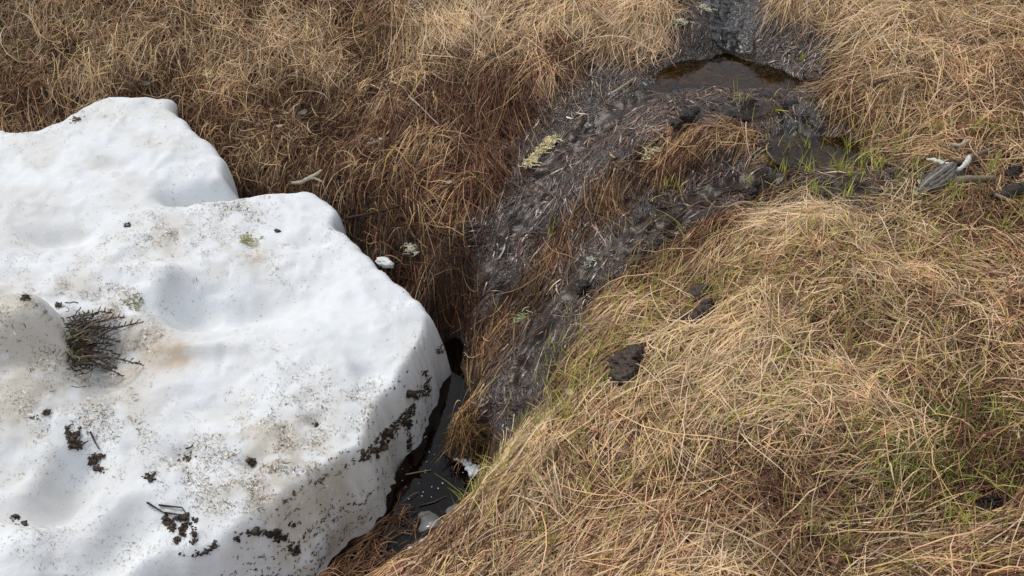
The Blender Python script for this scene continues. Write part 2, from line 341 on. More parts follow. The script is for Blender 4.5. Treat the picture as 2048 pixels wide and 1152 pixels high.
# uniform lookup grid for draping
LX0, LY0, LS = -2.6, .3, .008
lx, ly = np.arange(LX0, 2.6, LS), np.arange(LY0, 4.2, LS)
LX, LY = np.meshgrid(lx, ly)
ii = np.clip(np.searchsorted(gx, lx), 1, nx - 1); jj = np.clip(np.searchsorted(gy, ly), 1, ny - 1)
fx = (lx - gx[ii - 1]) / (gx[ii] - gx[ii - 1]); fy = (ly - gy[jj - 1]) / (gy[jj] - gy[jj - 1])
A = Zt[:, ii - 1] * (1 - fx) + Zt[:, ii] * fx
LZ = A[jj - 1] * (1 - fy[:, None]) + A[jj] * fy[:, None]
def bil(G, x, y):
    u = np.clip((x - LX0) / LS, 0, G.shape[1] - 1.001); v = np.clip((y - LY0) / LS, 0, G.shape[0] - 1.001)
    i = u.astype(int); j = v.astype(int); a = u - i; b_ = v - j
    return (G[j, i] * (1 - a) + G[j, i + 1] * a) * (1 - b_) + (G[j + 1, i] * (1 - a) + G[j + 1, i + 1] * a) * b_
def tz(x, y): return bil(LZ, x, y)
B_ground = BVHTree.FromPolygons(GVt.tolist(), GQ.tolist(), epsilon=0)

# ------------------------------------------------------------------ snow bank
SO = [(-500,320,.0),(-250,300,.0),(-60,285,.0),(0,272,.0),(60,270,.0),(110,258,.0),(150,242,.0),(190,224,.0),(255,214,.01),(350,217,.0),(370,248,-.02),(400,277,-.03),(440,306,-.04),(463,335,-.05),(468,352,-.06),(474,383,-.1),
      (520,388,-.09),(560,396,-.09),(640,397,-.09),(668,416,-.1),(697,440,-.11),(694,462,-.12),(712,482,-.13),(760,526,-.14),(800,560,-.15),(850,606,-.165),(900,652,-.19),(908,690,-.24),
      (900,740,-.32),(882,800,-.34),(856,880,-.34),(815,950,-.34),(780,1020,-.34),(715,1075,-.34),(640,1150,-.34),(540,1230,-.34),(350,1330,-.34),(0,1420,-.34),(-500,1420,-.3)]
SO = np.array(SO, float); SO[:, 2] = np.where(SO[:, 2] > -.3, .55 * SO[:, 2] - .1, SO[:, 2]); SP_ = W(SO[:, 0], SO[:, 1], SO[:, 2])[:, :2]
def catmull(P, k):
    P = np.asarray(P, float); n = len(P); t = np.linspace(0, 1, k, endpoint=False)[:, None]; o = []
    for i in range(n):
        a, b, c, d = P[i - 1], P[i], P[(i + 1) % n], P[(i + 2) % n]
        o.append(.5 * ((2 * b) + (c - a) * t + (2 * a - 5 * b + 4 * c - d) * t * t + (3 * b - a - 3 * c + d) * t ** 3))
    return np.concatenate(o)
SPOLY = catmull(SP_, 4)
SPOLY = SPOLY + .004 * np.c_[fbm(SPOLY[:, 0] * 40, SPOLY[:, 1] * 40, s=43, o=2), fbm(SPOLY[:, 0] * 40, SPOLY[:, 1] * 40, s=44, o=2)] + .008 * np.c_[fbm(SPOLY[:, 0] * 14, SPOLY[:, 1] * 14, s=41, o=2), fbm(SPOLY[:, 0] * 14, SPOLY[:, 1] * 14, s=42, o=2)]
def sdf(poly, x, y):
    sh = np.shape(x); x = np.ravel(x); y = np.ravel(y); best = np.full(len(x), 1e9); ins = np.zeros(len(x), bool)
    for i in range(len(poly)):
        a = poly[i]; b = poly[(i + 1) % len(poly)]; e = b - a
        t = np.clip(((x - a[0]) * e[0] + (y - a[1]) * e[1]) / (e @ e + 1e-12), 0, 1)
        best = np.minimum(best, (x - a[0] - t * e[0]) ** 2 + (y - a[1] - t * e[1]) ** 2)
        c = (a[1] > y) != (b[1] > y)
        ins ^= c & (x < (b[0] - a[0]) * (y - a[1]) / (b[1] - a[1] + 1e-12) + a[0])
    return (np.sqrt(best) * np.where(ins, 1, -1)).reshape(sh)
SH = np.array([(-300,320,.02),(0,285,.02),(110,268,.03),(190,235,.045),(260,225,.05),(345,228,.04),(430,322,-.01),(300,300,.025),(100,350,.02),(200,400,-.005),(330,372,-.03),(330,430,-.02),(410,352,-.025),
 (450,402,-.045),(560,412,-.06),(630,410,-.06),(685,445,-.085),(640,470,-.085),(555,463,-.085),(500,470,-.07),(560,505,-.075),(250,450,-.02),(150,490,-.055),(90,480,-.05),(0,500,0),(200,540,-.03),(320,540,-.06),
 (0,640,.06),(60,640,.055),(110,655,.04),(130,700,.03),(60,720,.05),(0,760,.03),(160,730,-.09),(190,680,-.095),(190,760,-.1),(230,640,-.07),(160,600,-.045),
 (345,600,-.12),(390,640,-.145),(450,620,-.135),(540,600,-.125),(650,560,-.11),(340,570,-.065),(300,640,-.07),(370,685,-.095),(420,695,-.11),(480,678,-.11),(600,690,-.12),(750,640,-.13),(850,640,-.15),(890,662,-.165),(700,560,-.105),
 (735,740,-.165),(700,720,-.145),(800,740,-.165),(600,850,-.155),(400,800,-.125),(300,760,-.11),(700,900,-.185),(550,990,-.19),(400,950,-.155),(250,900,-.11),(300,1000,-.16),(370,1055,-.18),(100,880,-.06),(140,1000,-.15),(110,960,-.1),
 (60,950,-.075),(190,1000,-.135),(200,1090,-.16),(0,1100,-.09),(60,1080,-.11),(240,1140,-.185),(480,1050,-.2),(430,1085,-.205),(830,800,-.185),(860,750,-.18),(760,880,-.19),(628,848,-.165),(628,838,-.155),(-300,700,.03),(-300,1100,-.1)], float)
SH[:, 2] = .55 * SH[:, 2] - .085
SHW = W(SH[:, 0], SH[:, 1], SH[:, 2]); sw = tps_fit(SHW[:, :2], SHW[:, 2], 2e-5)
sxs = np.arange(SPOLY[:, 0].min() - .03, SPOLY[:, 0].max() + .03, .0065); sys_ = np.arange(SPOLY[:, 1].min() - .03, SPOLY[:, 1].max() + .03, .0065)
sxs = sxs[sxs > -2.1]
SX, SY = np.meshgrid(sxs, sys_)
D = sdf(SPOLY, SX, SY)
def snow_top(x, y):
    h = tps_eval(SHW[:, :2], sw, x, y)
    a, b = W(530, 380, -.13)[:2], W(345, 396, -.11)[:2]; e = b - a          # cleft between the two lobes
    t = np.clip(((x - a[0]) * e[0] + (y - a[1]) * e[1]) / (e @ e), 0, 1)
    d = np.hypot(x - a[0] - t * e[0], y - a[1] - t * e[1])
    h = h - .14 * (1 - .6 * t) * np.exp(-(d / .03) ** 2)
    for (a, b, z, rx, ry, ang, amp, pw) in [(375,625,-.15,.06,.05,0,-.026,2.4),(500,610,-.14,.13,.05,.2,-.022,2),(140,985,-.17,.045,.085,-.3,-.034,3),(245,1085,-.18,.04,.08,-.4,-.022,3),(735,742,-.17,.03,.022,0,-.012,2),(628,843,-.175,.017,.014,0,-.012,2),(110,480,-.12,.07,.035,0,-.02,2),(50,675,-.06,.10,.075,.5,.045,4),
            (185,690,-.14,.05,.06,0,-.03,3),(500,918,-.17,.03,.016,.3,-.010,2),(365,908,-.16,.035,.018,-.3,-.012,2),(620,480,-.13,.05,.03,.3,-.014,2),(690,452,-.14,.03,.02,.3,-.012,2),(300,1000,-.17,.05,.05,0,.012,2),(430,690,-.13,.09,.02,.1,.014,2),(430,800,-.14,.1,.07,0,-.012,2),(330,545,-.11,.06,.03,-.6,.016,2),(20,940,-.12,.05,.05,0,-.014,2),(60,1090,-.14,.06,.04,0,.014,2),(220,330,-.08,.08,.04,0,-.012,2)]:
        c = W(a, b, z); u = (x - c[0]) * math.cos(ang) + (y - c[1]) * math.sin(ang); v = -(x - c[0]) * math.sin(ang) + (y - c[1]) * math.cos(ang)
        h = h + 1.7 * amp * np.exp(-((u / rx) ** 2 + (v / ry) ** 2) ** (pw / 2))
    return h
HT = snow_top(SX, SY)
HT = HT + .009 * (.5 - np.abs(fbm(SX * 7 + .3 * fbm(SX * 12, SY * 12, s=56, o=2), SY * 8, s=51, o=3)))      # sun cups with sharp ridges
HT = HT + .0035 * np.abs(fbm(SX * 20, SY * 20, s=52, o=3))
zb = tz(SX, SY) - .03
front = sstep(2.05, 1.75, SY)                              # the undercut wall above the bog water is taller
wf = np.interp(SX, [-.9, -.5, -.15], [.125, .115, .05])
wrad = .04 + (wf - .04) * front + .010 * fbm(SX * 9, SY * 9, s=53, o=2)
D0 = np.maximum(D, 0); gY, gX = np.gradient(D, .0065); gl = np.hypot(gX, gY) + 1e-6
q = np.clip(D0 / wrad, 0, 1) ** 2                           # crowd the grid lines towards the foot of the wall
p_back = (1 - (1 - q) ** 2.6) ** .5; p_front = q / (q ** 8 + 1) ** .125 * 2 ** .125
p_front = p_front ** .8
prof = p_back + (p_front - p_back) * front
move = np.where(q < 1, q * wrad - D, 0)
wob = .016 * fbm(SX * 16, SY * 16, s=55, o=3) * front
SZ = zb + (np.maximum(HT, zb + .01) - zb) * prof
lay = .009 * fbm(SZ * 40 + .4 * SX, SX * 2.5, SY * 2.5, s=54, o=3)
push = (.014 * np.clip(1 - prof, 0, 1) ** 1.8 * front + lay * (q < 1) * (1 - q) * front) + wob * (q < 1) * (1 - q)
move = move + push
VX, VY = SX + gX / gl * move, SY + gY / gl * move
keep = (D > -.0065)
cells = keep[:-1, :-1] & keep[:-1, 1:] & keep[1:, 1:] & keep[1:, :-1]
sid = np.arange(SX.size).reshape(SX.shape)
SQ = np.stack([sid[:-1, :-1], sid[:-1, 1:], sid[1:, 1:], sid[1:, :-1]], -1)[cells]
used = np.unique(SQ); remap = np.full(SX.size, -1); remap[used] = np.arange(len(used)); SQ = remap[SQ]
SV = np.stack([VX, VY, SZ], -1).reshape(-1, 3)[used]
fx_, fy_ = SX.ravel()[used], SY.ravel()[used]; fd = D.ravel()[used]
# dirt: stains with a shape of their own
stain = np.zeros(len(used)); rust = np.zeros(len(used))
for (a, b, z, r, k, kind) in [(60,680,-.06,.13,.95,0),(100,700,-.06,.07,.8,0),(30,600,-.08,.1,.5,0),(40,780,-.1,.1,.5,0),(260,660,-.08,.07,.6,0),(360,690,-.1,.03,.9,1),(330,685,-.1,.05,.5,1),(250,600,-.06,.08,.5,0),(90,680,.04,.025,.5,1),(540,870,-.15,.13,.45,0),(480,920,-.16,.1,.4,0),(600,960,-.18,.1,.4,0),
      (450,470,-.07,.1,.35,0),(300,430,-.02,.1,.35,0),(495,480,-.07,.03,.6,2),(230,780,-.1,.07,.4,0),(110,270,.03,.08,.25,0),(650,1000,-.22,.07,.6,0),(560,1040,-.22,.05,.5,0),(700,1010,-.25,.05,.4,0),(720,830,-.16,.1,.3,0),(1,830,-.0,.1,.35,0),(500,690,-.11,.05,.4,0),(180,560,-.04,.1,.35,0)]:
    c = W(a, b, z); g = k * np.exp(-((fx_ - c[0]) ** 2 + (fy_ - c[1]) ** 2) / r ** 2)
    if kind == 1: rust += g
    elif kind == 2: rust += .3 * g; stain += g
    else: stain += g
nz = fbm(fx_ * 12, fy_ * 12, SV[:, 2] * 12, s=61, o=4)
nz2 = fbm(fx_ * 60, fy_ * 60, SV[:, 2] * 60, s=62, o=3)
stain = np.clip(stain * (.75 + .7 * nz + .5 * nz2) + .10 * np.clip(nz + .5, 0, 1) ** 1.3 + .06 + .22 * sstep(-.55, -1.0, fx_) * np.clip(.6 + nz, 0, 1), 0, 1); rust = np.clip(rust * (.7 + .5 * nz + .5 * nz2), 0, 1)
clean = np.array([.82, .85, .875]); dirty = np.array([.56, .50, .41]); rc = np.array([.50, .36, .22])
sc = clean + (dirty - clean) * (stain * .8)[:, None]; sc = sc + (rc - sc) * (rust * .7)[:, None]
wallm = np.clip((.09 - fd) / .05, 0, 1) * front.ravel()[used]
lines = sstep(.25, .7, fbm(SV[:, 2] * 60 + fx_ * 6, fx_ * 1.5, fy_ * 1.5, s=64, o=3))
sc = sc + (np.array([.50, .46, .38]) - sc) * (.5 * lines * wallm)[:, None]
snow = tag(mesh_obj('snow_bank', SV, SQ, M_snow, sc), 'large block of old dirty white snow lying in the grassy hollow', 'snow')
B_snow = BVHTree.FromPolygons(SV.tolist(), SQ.tolist(), epsilon=0)
LSD = sdf(SPOLY, LX, LY)
def snow_d(x, y): return bil(LSD, x, y)

O = Vector((0, 0, CAM_H))
def hit(px, py, trees=None):
    d = Vector(raydir(px, py).tolist()).normalized(); best = None
    for t in list(trees or (B_ground, B_snow)) + [B_ground]:
        if best is not None and trees: break
        h = t.ray_cast(O, d)
        if h[0] is not None and (best is None or h[3] < best[2]): best = (h[0], h[1] if h[1].z > 0 or t is B_snow else -h[1], h[3])
    return np.array(best[0]), np.array(best[1])
def on_snow(px, py): return hit(px, py, (B_snow,))
def on_ground(px, py): return hit(px, py, (B_ground,))

# ------------------------------------------------------------------ water
def sheet(name, pix, z, mat, label, fine=None):
    P = catmull(W(*np.array([(a, b, z) for a, b in pix], float).T), 4)
    ar = np.sum(P[:, 0] * np.roll(P[:, 1], -1) - np.roll(P[:, 0], -1) * P[:, 1])
    if ar < 0: P = P[::-1]
    if fine is None:
        return tag(mesh_obj(name, P, np.arange(len(P))[None], mat, smooth=False), label, kind='structure')
pit = sheet('bog_pool_water', [(600,1160),(700,1040),(790,950),(850,820),(880,700),(925,675),(960,720),(960,800),(1000,850),(1040,930),(1060,1000),(1000,1100),(860,1180),(700,1220)], Z_PIT, M_pit, 'black bog water lying between the snow and the grassy bank')
pool = sheet('puddle_water', [(1270,150),(1290,110),(1400,90),(1480,85),(1600,120),(1680,160),(1640,200),(1500,200),(1400,205),(1300,195)], Z_POOL, M_pool, 'shallow clear brown puddle on the wet slope')
pool2 = sheet('puddle_water', [(1520,290),(1560,272),(1680,275),(1780,290),(1780,320),(1650,335),(1560,330)], Z_POOL2, M_pool, 'narrow brown puddle among green shoots')
def flow(name, path, width, lift, mat, label, seed):
    P = np.array([on_ground(a, b)[0] for a, b in path]); t = np.linspace(0, len(P) - 1, 14 * (len(P) - 1))
    C = np.stack([np.interp(t, np.arange(len(P)), P[:, k]) for k in range(3)], -1)
    for _ in range(6): C[1:-1] = (C[:-2] + 2 * C[1:-1] + C[2:]) / 4
    tn = np.gradient(C[:, :2], axis=0); tn /= np.linalg.norm(tn, axis=1)[:, None]; n = np.c_[-tn[:, 1], tn[:, 0]]
    wd = np.interp(t, np.arange(len(width)), width); m = 15; s = np.linspace(-1, 1, m)
    xy = C[:, None, :2] + n[:, None] * (s[None, :, None] * wd[:, None, None] * .5)
    z = tz(xy[..., 0], xy[..., 1]); z = .5 * z + .5 * z.mean(1, keepdims=True) + lift + .004 * fbm(xy[..., 0] * 45, xy[..., 1] * 45, s=seed, o=2)
    V = np.concatenate([xy, z[..., None]], -1).reshape(-1, 3); k = np.arange(len(C) * m).reshape(len(C), m)
    Q = np.stack([k[:-1, :-1], k[:-1, 1:], k[1:, 1:], k[1:, :-1]], -1).reshape(-1, 4)
    e1 = V[Q[0, 1]] - V[Q[0, 0]]; e2 = V[Q[0, 3]] - V[Q[0, 0]]
    if np.cross(e1, e2)[2] < 0: Q = Q[:, ::-1]
    return tag(mesh_obj(name, V, Q, mat), label, kind='structure')
M_seep = water_mat('seep_film', (.66, .55, .45), .3, 40, .34)
for i_, (pth, wds) in enumerate([([(1290,190),(1240,215),(1190,250),(1150,290)], [.1,.12,.1,.08]), ([(1150,290),(1110,345),(1060,410),(1020,480)], [.08,.1,.08,.07]), ([(1020,480),(985,560),(955,615)], [.07,.07,.05]), ([(1580,185),(1500,205),(1420,215)], [.1,.12,.1]), ([(1610,330),(1530,345),(1450,365),(1390,400)], [.08,.09,.08,.07]), ([(1390,400),(1320,440),(1250,490),(1180,545)], [.07,.07,.06,.06]), ([(1180,545),(1120,620),(1070,690),(1035,770)], [.06,.07,.07,.06]), ([(1740,350),(1690,380),(1620,385)], [.08,.1,.08])]):
    flow('seep_water', pth, wds, .003, M_seep, 'thin film of water seeping down over the dark mud', 74 + i_)
flow('stream_water', [(1448,-30),(1452,10),(1465,50),(1462,85),(1450,112)], [.16,.15,.14,.12,.16], .008, M_stream, 'small stream running down between grassy banks', 71)
flow('stream_water', [(1600,190),(1600,230),(1600,262),(1610,290)], [.06,.1,.1,.08], .002, M_stream, 'thin water sliding over mud below the puddle', 72)
flow('stream_water', [(1300,150),(1260,170),(1225,215),(1180,245),(1140,285)], [.06,.09,.07,.05,.04], -.001, M_stream, 'thin water spreading over mud beside the puddle', 73)

# ------------------------------------------------------------------ dead grass
PAL = {'pale': np.array([.83, .62, .395]), 'tan': np.array([.57, .37, .20]), 'red': np.array([.235, .11, .07]), 'wet': np.array([.062, .041, .029])}
def ribbons(xy, head, length, curl, lift, off, width, col, seg, roll, zfun=tz, bend=None):
    n = len(xy); p = xy.copy(); h = head.copy(); ds = length / seg; pts = []
    wob = rng.normal(0, .08, (n, seg + 1))
    for i in range(seg + 1):
        t = i / seg
        z = zfun(p[:, 0], p[:, 1]) + off + lift * np.sin(np.pi * (t ** .8)) + (0 if bend is None else bend * t)
        pts.append(np.c_[p, z])
        h = h + curl / seg + wob[:, i]
        p2 = p + np.c_[np.cos(h), np.sin(h)] * ds[:, None]
        dz = np.abs(zfun(p2[:, 0], p2[:, 1]) - zfun(p[:, 0], p[:, 1])) / ds
        p = p + (p2 - p) / np.sqrt(1 + np.minimum(dz, 2.5) ** 2)[:, None]
    P = np.stack(pts, 1)                                         # n, seg+1, 3
    T = np.gradient(P, axis=1); T /= np.linalg.norm(T, axis=2, keepdims=True) + 1e-9
    side = np.cross(T, np.array([0, 0, 1.])); side /= np.linalg.norm(side, axis=2, keepdims=True) + 1e-9
    up = np.cross(side, T)
    side = side * np.cos(roll)[:, None, None] + up * np.sin(roll)[:, None, None]
    t = np.linspace(0, 1, seg + 1); prof = (.75 + .25 * np.minimum(t * 4, 1)) * np.where(t > .55, 1 - (t - .55) / .45 * .8, 1)
    hw = width[:, None, None] * .5 * prof[None, :, None]
    V = np.stack([P - side * hw, P + side * hw], 2).reshape(-1, 3)
    k = np.arange(n)[:, None] * 2 * (seg + 1) + np.arange(seg)[None] * 2
    Q = np.stack([k, k + 1, k + 3, k + 2], -1).reshape(-1, 4)
    C = np.repeat(col, 2 * (seg + 1), 0)
    return V, Q, C, P
def in_view(x, y, m):
    """near the part of the slope the photograph shows"""
    hw = (.13 + .47 * y) + m
    return (np.abs(x) < hw) & (y > .98 - m) & (y < 2.95 + m)
def sample(n):
    x = rng.uniform(-2.1, 2.1, n); y = rng.uniform(.75, 3.5, n)
    u = rng.random(n)
    k = (in_view(x, y, .16) | (in_view(x, y, .5) & (u < .35))) & (snow_d(x, y) < .0)
    return x[k], y[k]
WETP = [(pool, Z_POOL), (pool2, Z_POOL2)]
def clear(P, deep=.02):
    """drop strands that would run into the snow or stand in water"""
    ins = bil(LSD, P[..., 0], P[..., 1]).max(1) > .02
    z = P[..., 2]; y = P[..., 1]; x = P[..., 0]
    pw = ((z < Z_PIT + .006) & (y < 2.1) & (y > 1.15) & (x > -.5) & (x < .25)).any(1)
    pu = ((tz(x, y) < Z_POOL + .001) & (z > Z_POOL - .002) & (np.hypot((x - .53) / .22, (y - 2.68) / .16) < 1)).any(1)
    str_ = (np.hypot((x - STR[:, 0][:, None, None]), (y - STR[:, 1][:, None, None])).min(0) < .055).any(1)
    mid = P[:, 1:-1]; hl = np.zeros(len(P), bool)
    for hx, hy, hr in HOLES: hl |= (np.hypot(mid[..., 0] - hx, mid[..., 1] - hy) < hr).any(1)
    return ~(ins | pw | pu | str_ | hl)
HOLES = np.array([(*on_ground(a, b)[0][:2], r) for a, b, r in [(1250,762,.022),(1240,740,.022),(1264,724,.02),(1400,598,.02),(1411,632,.016),(1390,646,.012),(1365,650,.01),(1378,238,.02),(1505,392,.012),(2024,356,.016),(1840,392,.016),(1858,382,.022),(1875,370,.026),(1892,358,.026),(1910,350,.02),(1925,345,.014),(1905,368,.012),(1935,368,.012),(1965,366,.012),(1945,322,.01),(1970,312,.008),(2010,398,.016),(2040,390,.018),(1975,1015,.02),(1070,315,.016),(1083,303,.016),(1100,285,.016),(825,500,.01),(1045,638,.012),(1300,305,.01),(606,238,.012),(560,262,.01)]])
STR = np.array([on_ground(a, b)[0] for a, b in [(1450, 0), (1455, 25), (1465, 50), (1462, 75), (1452, 100)]])
def shade(c, n, hv=.05, vv=.28):
    v = np.exp(rng.normal(0, vv, n))[:, None]; h = rng.normal(0, hv, (n, 3)) * np.array([[.4, .25, 1.]])
    c = c * v * (1 + h); m = c.max(1, keepdims=True); c = c * np.minimum(1, .84 / m)      # keep the hue of the brightest stems
    return np.clip(c, .006, .9)
CELLS = np.c_[rng.uniform(-2.2, 2.2, 1500), rng.uniform(.6, 3.7, 1500)]          # tussocks: the straw of each lies one way
CELL_H, CELL_V = rng.normal(0, 1, 1500), rng.normal(0, 1, 1500)
def cell_of(x, y):
    jx = x + .02 * fbm(x * 20, y * 20, o=2, s=84); jy = y + .02 * fbm(x * 20, y * 20, o=2, s=85); o = np.empty(len(x), int)
    for i in range(0, len(x), 8000):
        o[i:i + 8000] = np.argmin((jx[i:i + 8000, None] - CELLS[None, :, 0]) ** 2 + (jy[i:i + 8000, None] - CELLS[None, :, 1]) ** 2, 1)
    return o
def layer(name, N, top, mat, label, wetpick, loose=False):
    x, y = sample(N); g = gfield(x, y); n = len(x)
    mix = g[:, 4:8].copy(); mix[:, 3] = np.clip(mix[:, 3] + .15 * fbm(x * 12, y * 12, o=2, s=81), 0, 1)
    isw = rng.random(n) < sstep(.15, .50, mix[:, 3])
    k = (isw & (rng.random(n) > .45 * sstep(.55, .8, mix[:, 3]))) if wetpick else ~isw
    x, y, g, mix = x[k], y[k], g[k], mix[k]; n = len(x)
    ce = cell_of(x, y); clump = .65 * fbm(x * 5, y * 5, o=3, s=82) + .32 * CELL_V[ce]
    w = mix[:, :3] + 1e-3
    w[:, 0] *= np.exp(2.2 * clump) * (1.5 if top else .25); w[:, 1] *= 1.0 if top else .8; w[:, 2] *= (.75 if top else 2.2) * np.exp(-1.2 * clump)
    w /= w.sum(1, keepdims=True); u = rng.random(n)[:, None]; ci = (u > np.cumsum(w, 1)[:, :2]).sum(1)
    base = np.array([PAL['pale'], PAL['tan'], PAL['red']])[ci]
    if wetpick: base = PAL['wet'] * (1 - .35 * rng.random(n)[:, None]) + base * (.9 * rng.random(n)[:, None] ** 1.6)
    if not top and not wetpick: base = base * .28  # deep shade between the stems is put into the underlayer's colour
    gr = (rng.random(n) < .05) & (not wetpick)
    base = np.where(gr[:, None], base * np.array([.9, 1.0, .62]), base)
    base = base * (1 - g[:, 8:9]) * np.exp(.24 * CELL_V[ce])[:, None]
    if not wetpick: base = base * (1 - .5 * sstep(.05, .35, mix[:, 3]))[:, None]      # soaked stems are dark all through
    head = np.arctan2(g[:, 1], g[:, 0]) + .55 * fbm(x * 4, y * 4, o=2, s=83) + np.radians(g[:, 2]) * (.75 * CELL_H[ce] + .8 * rng.normal(0, 1, n)) + (rng.random(n) < .14) * rng.uniform(-1.6, 1.6, n)
    ln = .74 * g[:, 3] / 100 * np.exp(rng.normal(0, .42, n)) * (1.0 if top else .85)
    spread = np.radians(g[:, 2])
    curl = rng.normal(0, 1, n) * (.22 + 1.0 * spread)
    if wetpick: lift = np.abs(rng.normal(0, .002, n)); off = rng.uniform(-.001, .004, n); ln *= .85
    elif top: lift = np.abs(rng.normal(0, .009, n)) * np.clip(spread / .5, .3, 1.3); off = rng.uniform(.003, .014, n) + .008 * clump.clip(0, 1)
    else: lift = np.abs(rng.normal(0, .008, n)); off = rng.uniform(.001, .008, n)
    wd = rng.uniform(.0009, .0019, n) * (1.0 if wetpick else 1.15)
    if wetpick: flat = rng.random(n) < .4; wd = np.where(flat, rng.uniform(.002, .0042, n), wd); ln = np.where(flat, ln * .55, ln)      # rotted leaves stuck to the mud
    roll = rng.normal(0, .35 if wetpick else .6, n)
    if not wetpick: fl = 1 - .85 * sstep(.02, .25, mix[:, 3]); lift = lift * fl; off = off * (.25 + .75 * fl)      # soaked stems lie flat
    if loose: head += rng.normal(0, .5, n); ln *= 1.15; lift = np.abs(rng.normal(0, .02, n)); off = rng.uniform(.008, .02, n); curl *= 1.5; base = base * 1.1
    p0 = np.c_[x, y] - np.c_[np.cos(head), np.sin(head)] * (ln * .45)[:, None]
    V, Q, C, P = ribbons(p0, head, ln, curl, lift, off, wd, shade(base, n, vv=.42 if top else .36), 6, roll)
    ok = clear(P); m = 14
    vi = np.nonzero(ok)[0]
    V = V.reshape(n, m, 3)[vi].reshape(-1, 3); C = C.reshape(n, m, 3)[vi].reshape(-1, 3)
    kq = np.arange(len(vi))[:, None] * m + np.arange(6)[None] * 2
    Q = np.stack([kq, kq + 1, kq + 3, kq + 2], -1).reshape(-1, 4)
    o = tag(mesh_obj(name, V, Q, mat, C), label, 'grass', kind='stuff')
    return o, len(vi)
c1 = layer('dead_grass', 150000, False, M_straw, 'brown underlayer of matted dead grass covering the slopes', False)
c2 = layer('dead_grass', 270000, True, M_straw, 'straw coloured dead grass lying loosely over the slopes', False)
c3 = layer('wet_grass', 90000, False, M_wet, 'dark soaked grass plastered on the muddy seep', True)
c4 = layer('dead_grass', 12000, True, M_straw, 'long loose pale stems arching over the matted grass', False, True)
def sunk(N, cx, cy, rx, ry, zw):
    a = rng.uniform(0, 6.28, N); r = np.sqrt(rng.random(N)); x = cx + rx * r * np.cos(a); y = cy + ry * r * np.sin(a); k = tz(x, y) < zw - .003; x, y = x[k], y[k]; n = len(x)
    V, Q, C, P = ribbons(np.c_[x, y], rng.normal(math.pi, .45, n), rng.uniform(.03, .09, n), rng.normal(0, .8, n), np.zeros(n), np.full(n, .001), rng.uniform(.0014, .003, n), shade(np.array([.26, .165, .075]) * np.ones((n, 1)), n, vv=.5), 6, rng.normal(0, .3, n))
    ok = np.repeat((P[..., 2] < zw - .0005).all(1), 14); Q = Q[ok[Q[:, 0]]]
    return V, Q, C
parts = [sunk(2600, .55, 2.68, .24, .17, Z_POOL), sunk(900, W(1650, 300, Z_POOL2)[0], W(1650, 300, Z_POOL2)[1], .16, .08, Z_POOL2)]
offs = len(parts[0][0]); tag(mesh_obj('sunken_grass', np.concatenate([p_[0] for p_ in parts]), np.concatenate([parts[0][1], parts[1][1] + offs]), M_litter, np.concatenate([p_[2] for p_ in parts])), 'brown drowned grass lying on the bottom of the puddles', 'grass', kind='stuff')
# the surface of the straw mat: things that lie on it rest here
cs = .025; mv = np.empty(len(c2[0].data.vertices) * 3, np.float32); c2[0].data.vertices.foreach_get('co', mv); mv = mv.reshape(-1, 3)
bi = np.clip(((mv[:, 0] - LX0) / cs).astype(int), 0, 207); bj = np.clip(((mv[:, 1] - LY0) / cs).astype(int), 0, 155)
hh = mv[:, 2] - tz(mv[:, 0], mv[:, 1]); cnt = np.bincount(bj * 208 + bi, minlength=208 * 156); sm = np.bincount(bj * 208 + bi, hh, minlength=208 * 156)
hm = np.where(cnt > 25, sm / np.maximum(cnt, 1), 0).reshape(156, 208) * np.clip(cnt.reshape(156, 208) / 120, 0, 1)
for _ in range(2): hm[1:-1, 1:-1] = (hm[1:-1, 1:-1] * 2 + hm[:-2, 1:-1] + hm[2:, 1:-1] + hm[1:-1, :-2] + hm[1:-1, 2:]) / 6
px_ = LX0 + (np.arange(208) + .5) * cs; py_ = LY0 + (np.arange(156) + .5) * cs; PX, PY = np.meshgrid(px_, py_)
MZ = tz(PX, PY) + hm; kk = np.arange(208 * 156).reshape(156, 208)
B_straw = BVHTree.FromPolygons(np.stack([PX, PY, MZ], -1).reshape(-1, 3).tolist(), np.stack([kk[:-1, :-1], kk[:-1, 1:], kk[1:, 1:], kk[1:, :-1]], -1).reshape(-1, 4).tolist(), epsilon=0)
def on_straw(px, py): return hit(px, py, (B_straw,))
print('strands', c1[1], c2[1], c3[1])

# ------------------------------------------------------------------ small growth
def upright(roots, az, lean, h, width, col, seg=4):
    n = len(roots); t = np.linspace(0, 1, seg + 1)
    dirv = np.c_[np.cos(az), np.sin(az)]
    out = (lean[:, None] * t[None] ** 1.7) * h[:, None]; zz = h[:, None] * (t[None] - .28 * np.clip(lean, 0, 1.5)[:, None] * t[None] ** 2.2)
    P = np.concatenate([roots[:, None, :2] + dirv[:, None] * out[..., None], (roots[:, None, 2:3] + zz[..., None])], -1)
    sa = az + np.pi / 2 + rng.normal(0, .5, n); side = np.c_[np.cos(sa), np.sin(sa), np.zeros(n)]
    hw = (width[:, None] * .5 * (1 - t[None] ** 1.6 * .92))[..., None]
    V = np.stack([P - side[:, None] * hw, P + side[:, None] * hw], 2).reshape(-1, 3)
    k = np.arange(n)[:, None] * 2 * (seg + 1) + np.arange(seg)[None] * 2
    Q = np.stack([k, k + 1, k + 3, k + 2], -1).reshape(-1, 4)
    return V, Q, np.repeat(col, 2 * (seg + 1), 0)
G1, G2 = np.array([.38, .43, .075]), np.array([.62, .60, .17])
def green(n): return (G1 + (G2 - G1) * rng.random((n, 1))) * np.exp(rng.normal(0, .22, (n, 1)))
